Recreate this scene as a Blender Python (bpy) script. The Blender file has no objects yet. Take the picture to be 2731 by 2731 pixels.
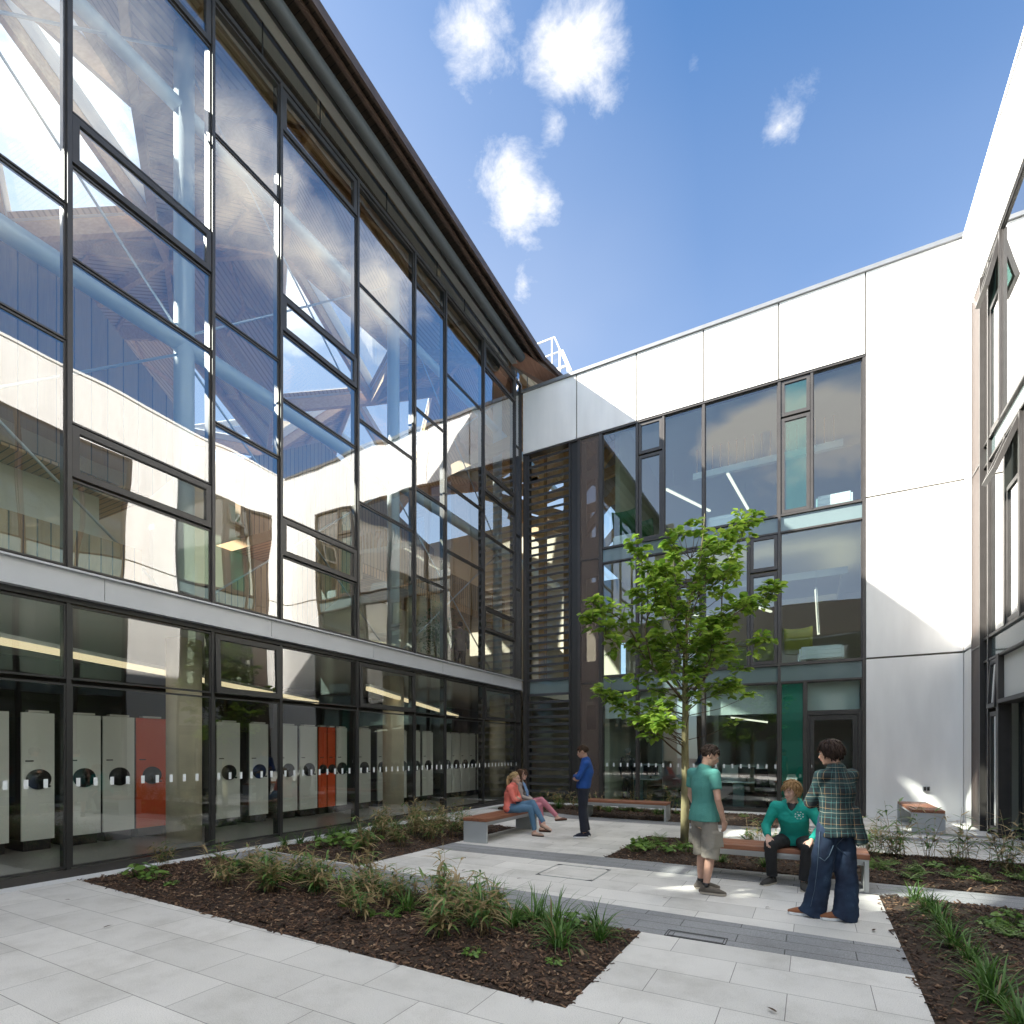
import bpy, bmesh, math, random
from math import sin, cos, pi, radians, sqrt, atan2
from mathutils import Vector, Matrix, noise
from mathutils.bvhtree import BVHTree
V = Vector
SC = bpy.context.scene
COL = SC.collection
# ------------------------------------------------------------------ mesh builder
class MB:
    def __init__(s): s.v=[]; s.f=[]; s.m=[]; s.s=[]
    def add(s, vs, fs, mi=0, sm=False):
        b=len(s.v); s.v.extend([tuple(p) for p in vs])
        for f in fs: s.f.append(tuple(b+i for i in f)); s.m.append(mi); s.s.append(sm)
    def box(s, x0,x1,y0,y1,z0,z1, mi=0):
        if x0>x1: x0,x1=x1,x0
        if y0>y1: y0,y1=y1,y0
        if z0>z1: z0,z1=z1,z0
        s.add([(x0,y0,z0),(x1,y0,z0),(x1,y1,z0),(x0,y1,z0),(x0,y0,z1),(x1,y0,z1),(x1,y1,z1),(x0,y1,z1)],
              [(0,3,2,1),(4,5,6,7),(0,1,5,4),(1,2,6,5),(2,3,7,6),(3,0,4,7)],mi)
    def quad(s,a,b,c,d,mi=0): s.add([a,b,c,d],[(0,1,2,3)],mi)
    def bar(s,p0,p1,w,h,up=(0,0,1),mi=0):
        p0=V(p0);p1=V(p1);t=(p1-p0).normalized();u=V(up)
        r=t.cross(u)
        if r.length<1e-4: r=t.cross(V((1,0,0)))
        r.normalize(); u=r.cross(t)
        r*=w/2; u*=h/2
        vs=[p0-r-u,p0+r-u,p0+r+u,p0-r+u,p1-r-u,p1+r-u,p1+r+u,p1-r+u]
        s.add(vs,[(0,3,2,1),(4,5,6,7),(0,1,5,4),(1,2,6,5),(2,3,7,6),(3,0,4,7)],mi)
    def prism(s,poly,z0,z1,mi=0):
        n=len(poly)
        vs=[(x,y,z0) for x,y in poly]+[(x,y,z1) for x,y in poly]
        s.add(vs,[tuple(range(n-1,-1,-1)),tuple(range(n,2*n))]+[(i,(i+1)%n,n+(i+1)%n,n+i) for i in range(n)],mi)
    def slab(s,pts,off,mi=0,mi2=None):
        """polygon pts extruded by vector off"""
        n=len(pts); off=V(off); a=[V(p) for p in pts]; b=[p+off for p in a]
        s.add(a+b,[tuple(range(n))],mi); k=len(s.v)-2*n
        s.f.append(tuple(k+n+i for i in range(n-1,-1,-1))); s.m.append(mi if mi2 is None else mi2); s.s.append(False)
        for i in range(n):
            j=(i+1)%n; s.f.append((k+i,k+n+i,k+n+j,k+j)); s.m.append(mi if mi2 is None else mi2); s.s.append(False)
    def tube(s,pts,rad,n=10,side=None,mi=0,cap=True,round_=False,sm=True):
        """elliptic tube; rad: list of r or (a,b) (a along side)"""
        P=[V(p) for p in pts]; k=len(P)
        R=[(r,r) if not isinstance(r,(tuple,list)) else tuple(r) for r in (rad if isinstance(rad,list) else [rad]*k)]
        T=[]
        for i in range(k):
            t=(P[min(i+1,k-1)]-P[max(i-1,0)])
            T.append(t.normalized() if t.length>1e-9 else V((0,0,1)))
        if round_:
            for (end,sg) in ((0,-1),(-1,1)):
                a,b=R[end]; m=min(a,b); p=P[end]; t=T[end]
                ex=[(0.5,0.866),(0.86,0.5),(1.0,0.12)]
                for d,q in ex:
                    pp=p+t*sg*m*d
                    if end==0: P.insert(0,pp);R.insert(0,(a*q,b*q));T.insert(0,t)
                    else: P.append(pp);R.append((a*q,b*q));T.append(t)
                    if end==0: pass
                end
            k=len(P)
        if side is None:
            sd=V((1,0,0)) if abs(T[0].x)<0.8 else V((0,1,0))
        else: sd=V(side)
        vs=[]
        for i in range(k):
            t=T[i]; b=sd-t*sd.dot(t)
            if b.length<1e-5: b=t.orthogonal()
            b.normalize(); c=t.cross(b)
            if side is None: sd=b
            for j in range(n):
                a=2*pi*j/n
                vs.append(P[i]+b*(cos(a)*R[i][0])+c*(sin(a)*R[i][1]))
        fs=[]
        for i in range(k-1):
            for j in range(n):
                fs.append((i*n+j,i*n+(j+1)%n,(i+1)*n+(j+1)%n,(i+1)*n+j))
        if cap: fs.append(tuple(range(n-1,-1,-1))); fs.append(tuple((k-1)*n+j for j in range(n)))
        s.add(vs,fs,mi,sm)
    def ball(s,c,r,nu=14,nv=10,mi=0,rot=None):
        c=V(c); r=V((r,r,r)) if not isinstance(r,(tuple,list)) else V(r)
        vs=[];fs=[]
        for i in range(nv+1):
            ph=pi*i/nv
            for j in range(nu):
                a=2*pi*j/nu
                p=V((r.x*sin(ph)*cos(a),r.y*sin(ph)*sin(a),-r.z*cos(ph)))
                if rot: p=rot@p
                vs.append(c+p)
        for i in range(nv):
            for j in range(nu):
                fs.append((i*nu+j,i*nu+(j+1)%nu,(i+1)*nu+(j+1)%nu,(i+1)*nu+j))
        s.add(vs,fs,mi,True)
    def mesh(s,name,mats,off=None):
        me=bpy.data.meshes.new(name)
        vs=s.v if off is None else [(a-off[0],b-off[1],c-off[2]) for a,b,c in s.v]
        me.from_pydata(vs,[],s.f)
        for m in (mats if isinstance(mats,(list,tuple)) else [mats]): me.materials.append(m)
        me.polygons.foreach_set('material_index',s.m)
        me.polygons.foreach_set('use_smooth',s.s)
        me.update()
        return me
    def obj(s,name,mats,parent=None,off=None,loc=None):
        o=bpy.data.objects.new(name,s.mesh(name,mats,off)); COL.objects.link(o)
        if loc is not None: o.location=loc
        elif off is not None and parent is None: o.location=off
        if parent: o.parent=parent
        return o
def tag(o,label=None,cat=None,group=None,kind=None):
    if label: o['label']=label
    if cat: o['category']=cat
    if group: o['group']=group
    if kind: o['kind']=kind
    return o
def thing(name,label,cat,loc=(0,0,0),rz=0,group=None):
    o=bpy.data.objects.new(name,None); COL.objects.link(o); o.empty_display_size=.2
    o.location=loc; o.rotation_euler=(0,0,rz)
    return tag(o,label,cat,group)
def dup(root,loc,rz=0,label=None,group=None,scale=None):
    r=root.copy(); COL.objects.link(r); r.location=loc; r.rotation_euler=(0,0,rz)
    if scale: r.scale=(scale,scale,scale) if not isinstance(scale,(tuple,list)) else scale
    if label: r['label']=label
    if group: r['group']=group
    for ch in list(root.children):
        c=ch.copy(); COL.objects.link(c); c.parent=r
        for g in list(ch.children):
            d=g.copy(); COL.objects.link(d); d.parent=c
    return r
# ------------------------------------------------------------------ materials
def newmat(name):
    m=bpy.data.materials.new(name); m.use_nodes=True
    nt=m.node_tree; nt.nodes.clear()
    out=nt.nodes.new('ShaderNodeOutputMaterial')
    return m,nt,out
def N(nt,t,**k):
    n=nt.nodes.new(t)
    for a,b in k.items():
        if a.startswith('_'): setattr(n,a[1:],b)
        else: n.inputs[a.replace('__',' ')].default_value=b
    return n
def ramp(nt,fac,stops):
    r=nt.nodes.new('ShaderNodeValToRGB')
    e=r.color_ramp.elements
    while len(e)<len(stops): e.new(.5)
    for i,(p,c) in enumerate(stops): e[i].position=p; e[i].color=(c[0],c[1],c[2],1)
    nt.links.new(fac,r.inputs[0]); return r.outputs[0]
def pbr(name,col,rough=.6,metal=0,nscale=0,namt=.15,bump=0,bscale=40,col2=None,spec=.5,coat=0,stretch=None,trans=0,coord='Object',sheen=0,detail=5):
    m,nt,out=newmat(name); L=nt.links.new
    b=N(nt,'ShaderNodeBsdfPrincipled'); b.inputs['Roughness'].default_value=rough; b.inputs['Metallic'].default_value=metal
    b.inputs['Specular IOR Level'].default_value=spec
    if coat: b.inputs['Coat Weight'].default_value=coat
    if sheen: b.inputs['Sheen Weight'].default_value=sheen
    tc=N(nt,'ShaderNodeTexCoord').outputs[coord]
    if stretch:
        mp=N(nt,'ShaderNodeMapping'); mp.inputs['Scale'].default_value=stretch; L(tc,mp.inputs[0]); tc=mp.outputs[0]
    if nscale:
        no=N(nt,'ShaderNodeTexNoise'); no.inputs['Scale'].default_value=nscale; no.inputs['Detail'].default_value=detail; L(tc,no.inputs[0])
        c2=col2 or tuple(c*(1-namt) for c in col); c1=col if col2 else tuple(min(1,c*(1+namt*.6)) for c in col)
        L(ramp(nt,no.outputs[0],[(.3,c2),(.7,c1)]),b.inputs['Base Color'])
    else: b.inputs['Base Color'].default_value=(*col,1)
    if bump:
        nb=N(nt,'ShaderNodeTexNoise'); nb.inputs['Scale'].default_value=bscale; nb.inputs['Detail'].default_value=4; L(tc,nb.inputs[0])
        bp=N(nt,'ShaderNodeBump'); bp.inputs['Strength'].default_value=bump; bp.inputs['Distance'].default_value=.02
        L(nb.outputs[0],bp.inputs['Height']); L(bp.outputs[0],b.inputs['Normal'])
    L(b.outputs[0],out.inputs[0])
    return m
def glass(name,tint=(.85,.9,.88),gain=3.5,base=.06,wav=.35,wscale=.55,refl=(1,1,1),rough=0.0,film=None,fa=.35):
    m,nt,out=newmat(name); L=nt.links.new
    tr=N(nt,'ShaderNodeBsdfTransparent'); tr.inputs[0].default_value=(*tint,1)
    gl=N(nt,'ShaderNodeBsdfGlossy'); gl.inputs['Roughness'].default_value=rough; gl.inputs[0].default_value=(*refl,1)
    fr=N(nt,'ShaderNodeFresnel'); bk=N(nt,'ShaderNodeNewGeometry'); iv=N(nt,'ShaderNodeMath',_operation='MULTIPLY_ADD')
    iv.inputs[1].default_value=1/1.5-1.5; iv.inputs[2].default_value=1.5; L(bk.outputs['Backfacing'],iv.inputs[0]); L(iv.outputs[0],fr.inputs['IOR'])
    ma=N(nt,'ShaderNodeMath',_operation='MULTIPLY_ADD',_use_clamp=True); ma.inputs[1].default_value=gain; ma.inputs[2].default_value=base
    L(fr.outputs[0],ma.inputs[0])
    if wav:
        g=N(nt,'ShaderNodeNewGeometry'); no=N(nt,'ShaderNodeTexNoise'); no.inputs['Scale'].default_value=wscale; no.inputs['Detail'].default_value=1
        L(g.outputs['Position'],no.inputs[0])
        bp=N(nt,'ShaderNodeBump'); bp.inputs['Strength'].default_value=wav; bp.inputs['Distance'].default_value=.02
        L(no.outputs[0],bp.inputs['Height']); L(bp.outputs[0],gl.inputs['Normal'])
    base_=tr.outputs[0]
    if film:
        df=N(nt,'ShaderNodeBsdfDiffuse'); df.inputs[0].default_value=(*film,1); m2=N(nt,'ShaderNodeMixShader'); m2.inputs[0].default_value=fa
        L(tr.outputs[0],m2.inputs[1]); L(df.outputs[0],m2.inputs[2]); base_=m2.outputs[0]
    mx=N(nt,'ShaderNodeMixShader'); L(ma.outputs[0],mx.inputs[0]); L(base_,mx.inputs[1]); L(gl.outputs[0],mx.inputs[2])
    L(mx.outputs[0],out.inputs[0]); return m
def emis(name,col,st):
    m,nt,out=newmat(name); e=N(nt,'ShaderNodeEmission'); e.inputs[0].default_value=(*col,1); e.inputs[1].default_value=st
    nt.links.new(e.outputs[0],out.inputs[0]); return m
def boards(name,c1,c2,pitch,axis='Y',gap=.12,rough=.6,gapcol=None,bump=.4):
    """timber boards / battens: stripes across one object axis, grain along them"""
    m,nt,out=newmat(name); L=nt.links.new
    b=N(nt,'ShaderNodeBsdfPrincipled'); b.inputs['Roughness'].default_value=rough
    tc=N(nt,'ShaderNodeTexCoord'); sx=N(nt,'ShaderNodeSeparateXYZ'); L(tc.outputs['Object'],sx.inputs[0])
    dv=N(nt,'ShaderNodeMath',_operation='DIVIDE'); L(sx.outputs[axis],dv.inputs[0]); dv.inputs[1].default_value=pitch
    fl=N(nt,'ShaderNodeMath',_operation='FLOOR'); L(dv.outputs[0],fl.inputs[0])
    fc=N(nt,'ShaderNodeMath',_operation='FRACT'); L(dv.outputs[0],fc.inputs[0])
    wn=N(nt,'ShaderNodeTexWhiteNoise',_noise_dimensions='1D'); L(fl.outputs[0],wn.inputs['W'])
    mp=N(nt,'ShaderNodeMapping'); L(tc.outputs['Object'],mp.inputs[0])
    sc=[1.2,1.2,1.2]; sc['XYZ'.index(axis)]=30; mp.inputs['Scale'].default_value=sc
    no=N(nt,'ShaderNodeTexNoise'); no.inputs['Scale'].default_value=2; no.inputs['Detail'].default_value=5; L(mp.outputs[0],no.inputs[0])
    ad=N(nt,'ShaderNodeMath',_operation='MULTIPLY_ADD'); L(wn.outputs[0],ad.inputs[0]); ad.inputs[1].default_value=.6; L(no.outputs[0],ad.inputs[2])
    ad2=N(nt,'ShaderNodeMath',_operation='MULTIPLY'); L(ad.outputs[0],ad2.inputs[0]); ad2.inputs[1].default_value=.7
    c=ramp(nt,ad2.outputs[0],[(.2,c2),(.75,c1)])
    gt=N(nt,'ShaderNodeMath',_operation='GREATER_THAN'); L(fc.outputs[0],gt.inputs[0]); gt.inputs[1].default_value=gap
    mx=N(nt,'ShaderNodeMix',_data_type='RGBA'); L(gt.outputs[0],mx.inputs[0]); mx.inputs[6].default_value=(*(gapcol or tuple(x*.12 for x in c2)),1); L(c,mx.inputs[7])
    L(mx.outputs[2],b.inputs['Base Color'])
    bp=N(nt,'ShaderNodeBump'); bp.inputs['Strength'].default_value=bump; bp.inputs['Distance'].default_value=.01; L(gt.outputs[0],bp.inputs['Height']); L(bp.outputs[0],b.inputs['Normal'])
    L(b.outputs[0],out.inputs[0]); return m
def paving(name,ca,cb,bw,bh,mort,mcol,off=.5,speck=.25,shift=(0,0,0),rough=.75,contrast=1.0):
    m,nt,out=newmat(name); L=nt.links.new
    b=N(nt,'ShaderNodeBsdfPrincipled')
    g=N(nt,'ShaderNodeNewGeometry'); mp=N(nt,'ShaderNodeMapping'); mp.inputs['Location'].default_value=shift; L(g.outputs['Position'],mp.inputs[0])
    br=N(nt,'ShaderNodeTexBrick',_offset=off,_squash=1); L(mp.outputs[0],br.inputs['Vector'])
    br.inputs['Color1'].default_value=(*ca,1); br.inputs['Color2'].default_value=(*cb,1); br.inputs['Mortar'].default_value=(*mcol,1)
    br.inputs['Scale'].default_value=1; br.inputs['Mortar Size'].default_value=mort; br.inputs['Mortar Smooth'].default_value=.1
    br.inputs['Brick Width'].default_value=bw; br.inputs['Row Height'].default_value=bh; br.inputs['Bias'].default_value=0
    no=N(nt,'ShaderNodeTexNoise'); no.inputs['Scale'].default_value=1.1; no.inputs['Detail'].default_value=6; no.inputs['Roughness'].default_value=.65; L(g.outputs['Position'],no.inputs[0])
    n2=N(nt,'ShaderNodeTexNoise'); n2.inputs['Scale'].default_value=150; n2.inputs['Detail'].default_value=3; L(g.outputs['Position'],n2.inputs[0])
    vo=N(nt,'ShaderNodeTexVoronoi'); vo.inputs['Scale'].default_value=48; L(g.outputs['Position'],vo.inputs[0])
    a=ramp(nt,no.outputs[0],[(.3,(.76,.755,.74)),(.5,(.97,.97,.97)),(.7,(1.05,1.05,1.05))])
    c=ramp(nt,n2.outputs[0],[(.33,(1-speck,)*3),(.5,(1,1,1)),(.72,(1+speck*.6,)*3)])
    d=ramp(nt,vo.outputs['Distance'],[(.05,(.72,.71,.7)),(.16,(1,1,1))])
    cur=br.outputs[0]
    for x in (a,c,d):
        mx=N(nt,'ShaderNodeMix',_data_type='RGBA',_blend_type='MULTIPLY'); mx.inputs[0].default_value=contrast; L(cur,mx.inputs[6]); L(x,mx.inputs[7]); cur=mx.outputs[2]
    L(cur,b.inputs['Base Color']); b.inputs['Roughness'].default_value=rough; b.inputs['Specular IOR Level'].default_value=.35
    bp=N(nt,'ShaderNodeBump'); bp.inputs['Strength'].default_value=.35; bp.inputs['Distance'].default_value=.004
    sb=N(nt,'ShaderNodeMath',_operation='MULTIPLY_ADD'); L(br.outputs['Fac'],sb.inputs[0]); sb.inputs[1].default_value=-1.5; L(n2.outputs[0],sb.inputs[2])
    L(sb.outputs[0],bp.inputs['Height']); L(bp.outputs[0],b.inputs['Normal'])
    L(b.outputs[0],out.inputs[0]); return m
def leafmat(name,c1,c2,tl=.35,rough=.45):
    m,nt,out=newmat(name); L=nt.links.new
    g=N(nt,'ShaderNodeNewGeometry'); no=N(nt,'ShaderNodeTexNoise'); no.inputs['Scale'].default_value=6; L(g.outputs['Position'],no.inputs[0])
    wn=N(nt,'ShaderNodeMath',_operation='MULTIPLY_ADD'); L(g.outputs['Random Per Island'],wn.inputs[0]); wn.inputs[1].default_value=.7; L(no.outputs[0],wn.inputs[2])
    w2=N(nt,'ShaderNodeMath',_operation='MULTIPLY'); L(wn.outputs[0],w2.inputs[0]); w2.inputs[1].default_value=.62
    c=ramp(nt,w2.outputs[0],[(.25,c2),(.75,c1)])
    b=N(nt,'ShaderNodeBsdfPrincipled'); b.inputs['Roughness'].default_value=rough; L(c,b.inputs['Base Color'])
    t=N(nt,'ShaderNodeBsdfTranslucent'); L(c,t.inputs[0])
    mx=N(nt,'ShaderNodeMixShader'); mx.inputs[0].default_value=tl; L(b.outputs[0],mx.inputs[1]); L(t.outputs[0],mx.inputs[2]); L(mx.outputs[0],out.inputs[0]); return m
M={}
M['concrete']=pbr('white_concrete',(.87,.86,.835),.75,nscale=2.4,namt=.075,bump=.05,bscale=60,stretch=(1,1,.22),detail=7)
M['joint']=pbr('joint_sealant',(.14,.13,.11),.9)
M['coping']=pbr('coping_metal',(.2,.21,.22),.45,metal=.3,nscale=3,namt=.1)
M['frame']=pbr('bronze_frame',(.066,.061,.057),.38,metal=.35,nscale=4,namt=.12)
M['frame_dark']=pbr('black_frame',(.035,.034,.033),.4,metal=.2)
M['gasket']=pbr('gasket_rubber',(.012,.012,.012),.6)
M['fascia']=pbr('grey_band_metal',(.5,.51,.53),.42,metal=.25,nscale=1.5,namt=.06)
M['flash']=pbr('pale_flashing',(.42,.42,.41),.35,metal=.4)
M['gutter']=pbr('gutter_metal',(.06,.065,.066),.6,metal=0)
M['eave']=boards('eave_dark_boards',(.06,.042,.028),(.035,.025,.018),.14,'Y',.08)
M['copper']=pbr('copper_sheet',(.3,.17,.12),.5,metal=.45,nscale=2.2,col2=(.2,.105,.075),stretch=(6,1,1))
M['copper_dark']=pbr('copper_fascia',(.085,.055,.042),.5,metal=.3,nscale=5,namt=.3)
M['glass']=glass('clear_glazing',(.84,.89,.87),3.7,.09,.7,.6)
M['glass_louvre']=glass('louvre_glazing',(.8,.86,.84),.8,.02,0)
M['glass_gf']=glass('ground_glazing',(.9,.92,.89),2.2,.04,.35,.5)
M['glass_back']=glass('office_glazing',(.72,.85,.82),2.1,.06,.3,.4)
M['glass_green']=glass('green_glazing',(.08,.48,.36),2.2,.05,.2,.4,refl=(.8,1,.95),film=(.02,.22,.15),fa=.45)
M['glass_teal']=glass('teal_blind_glazing',(.3,.62,.56),2.0,.055,.3,.4,film=(.012,.075,.06),fa=.5)
M['glass_sky']=glass('skylight_glazing',(.93,.95,.94),1.5,.02,0)
M['spandrel']=pbr('spandrel_glass',(.15,.205,.205),.08,nscale=.8,namt=.06,spec=.7,coat=.4)
M['mesh_bronze']=None
M['timber']=boards('timber_battens',(.52,.34,.17),(.34,.2,.09),.16,'Y',.13)
M['timber_dark']=boards('brown_timber_boards',(.36,.23,.13),(.24,.14,.075),.33,'Y',.07)
M['timber_soffit']=boards('soffit_boards',(.62,.36,.15),(.42,.22,.08),.14,'Y',.16)
M['slats']=boards('roof_slats',(.68,.54,.36),(.58,.44,.28),.13,'X',.30,gapcol=(.4,.3,.19))
M['glulam']=pbr('glulam_beam',(.66,.48,.28),.6,nscale=3,col2=(.52,.35,.19),stretch=(.4,6,6))
M['steel_pale']=pbr('pale_steel',(.62,.68,.7),.4,metal=.1)
M['rod']=pbr('steel_rod',(.55,.57,.58),.35,metal=.5)
M['plaster']=pbr('beige_plaster',(.62,.57,.45),.85,nscale=.6,namt=.07)
M['white_in']=pbr('interior_white',(.75,.75,.72),.8,nscale=.5,namt=.05)
M['floor_in']=pbr('interior_floor',(.28,.28,.27),.3,nscale=1.5,namt=.15)
M['carpet']=pbr('office_carpet',(.1,.11,.12),.95)
M['dark_in']=pbr('dark_interior',(.06,.055,.05),.8,nscale=1,namt=.3)
M['col_conc']=pbr('column_concrete',(.74,.66,.5),.8,nscale=2.2,namt=.14,bump=.08,bscale=20)
M['shelf_white']=pbr('shelf_panel',(.84,.86,.83),.45)
M['shelf_red']=pbr('shelf_red',(.8,.11,.03),.45)
M['black']=pbr('black_plastic',(.012,.012,.013),.4)
M['lamp']=emis('lamp_strip',(1,.84,.52),.2)
M['lamp_w']=emis('lamp_white',(1,.93,.74),.32)
M['cove']=emis('cove_glow',(1,.82,.45),1.5)
M['white_paint']=pbr('white_paint',(.8,.81,.82),.4)
M['dot']=pbr('frosted_marker',(.8,.83,.83),.6)
M['steel']=pbr('brushed_steel',(.5,.515,.53),.34,metal=.75,nscale=6,namt=.08,stretch=(1,1,20))
M['steel_panel']=pbr('bench_steel',(.47,.49,.5),.42,metal=.35,nscale=2,namt=.06)
M['bench_wood']=pbr('bench_hardwood',(.33,.14,.075),.42,nscale=5,col2=(.2,.075,.04),bump=.12,bscale=30,stretch=(.5,9,9))
M['bench_woodY']=pbr('bench_hardwood_long',(.33,.14,.075),.42,nscale=5,col2=(.2,.075,.04),bump=.12,bscale=30,stretch=(9,.5,9))
M['pave']=paving('pale_paving',(.72,.70,.665),(.60,.585,.555),.9,.44,.003,(.24,.23,.215),.42,.2,(0.15,.13,0))
M['band']=paving('grey_granite',(.31,.315,.325),(.26,.265,.275),.92,.2175,.004,(.06,.06,.06),.43,.45,(.2,.005,0),.7)
M['strip']=pbr('edge_stone',(.66,.66,.65),.8,nscale=40,namt=.1)
M['soil']=pbr('dark_soil',(.045,.028,.018),.95,nscale=30,namt=.5,bump=.8,bscale=35)
def chipmat():
    m,nt,out=newmat('bark_chips'); L=nt.links.new
    g=N(nt,'ShaderNodeNewGeometry')
    c=ramp(nt,g.outputs['Random Per Island'],[(0,(.022,.013,.009)),(.45,(.06,.032,.02)),(.8,(.13,.07,.04)),(.95,(.24,.145,.085)),(1,(.36,.25,.16))])
    b=N(nt,'ShaderNodeBsdfPrincipled'); b.inputs['Roughness'].default_value=.8; L(c,b.inputs['Base Color']); L(b.outputs[0],out.inputs[0]); return m
M['chips']=chipmat()
M['sedge']=leafmat('sedge_leaf',(.12,.24,.04),(.035,.10,.018),.3)
M['bamboo']=leafmat('bamboo_leaf',(.15,.27,.055),(.05,.13,.03),.3)
M['straw']=leafmat('straw_leaf',(.5,.38,.2),(.3,.22,.1),.35)
M['herb']=leafmat('herb_leaf',(.2,.33,.06),(.07,.17,.03),.35)
M['treeleaf']=leafmat('tree_leaf',(.37,.5,.07),(.12,.26,.035),.5,.38)
M['bark']=pbr('tree_bark',(.34,.3,.16),.85,nscale=14,col2=(.2,.17,.08),bump=.4,bscale=30,stretch=(1,1,.35))
M['twig']=pbr('twig_bark',(.12,.085,.05),.8,nscale=20,namt=.3)
def meshmat():
    m,nt,out=newmat('perforated_bronze'); L=nt.links.new
    b=N(nt,'ShaderNodeBsdfPrincipled'); b.inputs['Base Color'].default_value=(.14,.105,.09,1); b.inputs['Metallic'].default_value=.3; b.inputs['Roughness'].default_value=.45
    t=N(nt,'ShaderNodeBsdfTransparent'); mx=N(nt,'ShaderNodeMixShader'); mx.inputs[0].default_value=.4
    L(b.outputs[0],mx.inputs[1]); L(t.outputs[0],mx.inputs[2]); L(mx.outputs[0],out.inputs[0]); return m
M['mesh_bronze']=meshmat()
# ================================================================== PEOPLE
def fuse(mb,voxel,name,mats,parent,smooth=3,fold=0,fscale=9,paint=None):
    me=mb.mesh('tmp',[]) ; o=bpy.data.objects.new('tmp',me); COL.objects.link(o)
    md=o.modifiers.new('r','REMESH'); md.mode='VOXEL'; md.voxel_size=voxel; md.use_smooth_shade=True
    if smooth: ms=o.modifiers.new('s','SMOOTH'); ms.factor=.5; ms.iterations=smooth
    dg=bpy.context.evaluated_depsgraph_get(); dg.update()
    m2=bpy.data.meshes.new_from_object(o.evaluated_get(dg)); bpy.data.objects.remove(o); bpy.data.meshes.remove(me)
    m2.name=name; m2.materials.clear()
    for m in mats: m2.materials.append(m)
    if fold:
        NN=[v.normal.copy() for v in m2.vertices]; CO=[v.co.copy() for v in m2.vertices]; flat=[]
        for co_,nn_ in zip(CO,NN):
            n=noise.noise(co_*fscale+V((7,1,3)))+.5*noise.noise(V((co_.x*fscale*2,co_.y*fscale*2,co_.z*fscale*3.2)))
            flat.extend(co_+nn_*(n*fold))
        m2.vertices.foreach_set('co',flat)
    if paint:
        for p in m2.polygons: p.material_index=paint(p.center)
    m2.polygons.foreach_set('use_smooth',[True]*len(m2.polygons)); m2.update()
    o=bpy.data.objects.new(name,m2); COL.objects.link(o); o.parent=parent
    return o
def basis(f,up=(0,0,1)):
    f=V(f).normalized(); s=f.cross(V(up)).normalized(); u=s.cross(f)   # s = right, f = forward, u = up
    return s,f,u
def lerp(a,b,t): return V(a)*(1-t)+V(b)*t
def limb3(m,a,b,c,r,side=None,n=12):
    """two bone limb through joint b: r = 5 radii"""
    a,b,c=V(a),V(b),V(c)
    m.tube([a,lerp(a,b,.5),lerp(a,b,.92),b,lerp(b,c,.12),lerp(b,c,.45),c],[r[0],r[1],r[2],r[2],r[2]*.98,r[3],r[4]],n,side,round_=True)
def hand(m,w,d,palm,thumb,curl=.5,s=1.0):
    """w wrist, d pointing direction, palm = palm normal, thumb = direction of the thumb side"""
    w=V(w); d=V(d).normalized(); palm=(V(palm)-d*V(palm).dot(d)).normalized(); th=d.cross(palm)
    if th.dot(V(thumb))<0: th=-th
    m.tube([w-d*.03,w+d*.02,w+d*.055,w+d*.085],[(.024*s,.018*s),(.031*s,.017*s),(.038*s,.016*s),(.036*s,.014*s)],12,th,round_=True)
    for k,(off,L_) in enumerate(((.029,.072),(.0095,.082),(-.0095,.076),(-.027,.060))):
        p=w+d*.083+th*off*s; a=.15+.12*curl; pts=[p-d*.02,p]; q=p
        for seg,f in enumerate((.45,.32,.25)):
            a+=curl*(.55 if seg else .35); q=q+(d*cos(a)+palm*sin(a))*L_*f*s; pts.append(q)
        m.tube(pts,[.0095*s,.0095*s,.009*s,.0085*s,.0072*s],8,round_=True)
    p=w+d*.025+th*.026*s; q1=p+(th*.75+d*.65+palm*.25).normalized()*.036*s; q2=q1+(d*.9+th*.25+palm*.35).normalized()*.032*s; q3=q2+(d+palm*.4).normalized()*.024*s
    m.tube([p-th*.012,p,q1,q2,q3],[.013*s,.013*s,.0115*s,.0105*s,.0085*s],8,round_=True)
def head(m,c,f,s=1.0,smile=0):
    r,f,u=basis(f); c=V(c); R=Matrix((r,f,u)).transposed()
    L=lambda x,y,z: c+r*x*s+f*y*s+u*z*s
    B=lambda x,y,z,a,b,d: m.ball(L(x,y,z),(a*s,b*s,d*s),16,12,0,R)
    B(0,-.008,.025,.076,.098,.098)               # cranium
    B(0,.032,-.02,.064,.066,.085); B(0,.038,-.07,.05,.05,.046); B(0,.066,-.098,.026,.026,.022)  # face, jaw, chin
    for x in (-1,1):
        B(x*.034,.062,-.028,.027,.026,.024); B(x*.078,-.005,-.012,.012,.023,.032); B(x*.03,.084,.022,.026,.012,.009)
    m.tube([L(0,.088,.018),L(0,.101,-.012),L(0,.112,-.034)],[.008*s,.010*s,.014*s],10,r,round_=True); 
    for x in (-1,1): B(x*.012,.1,-.037,.009,.011,.008)
    B(0,.092,-.060,.024,.013,.008); B(0,.088,-.072,.021,.013,.009)
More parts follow.
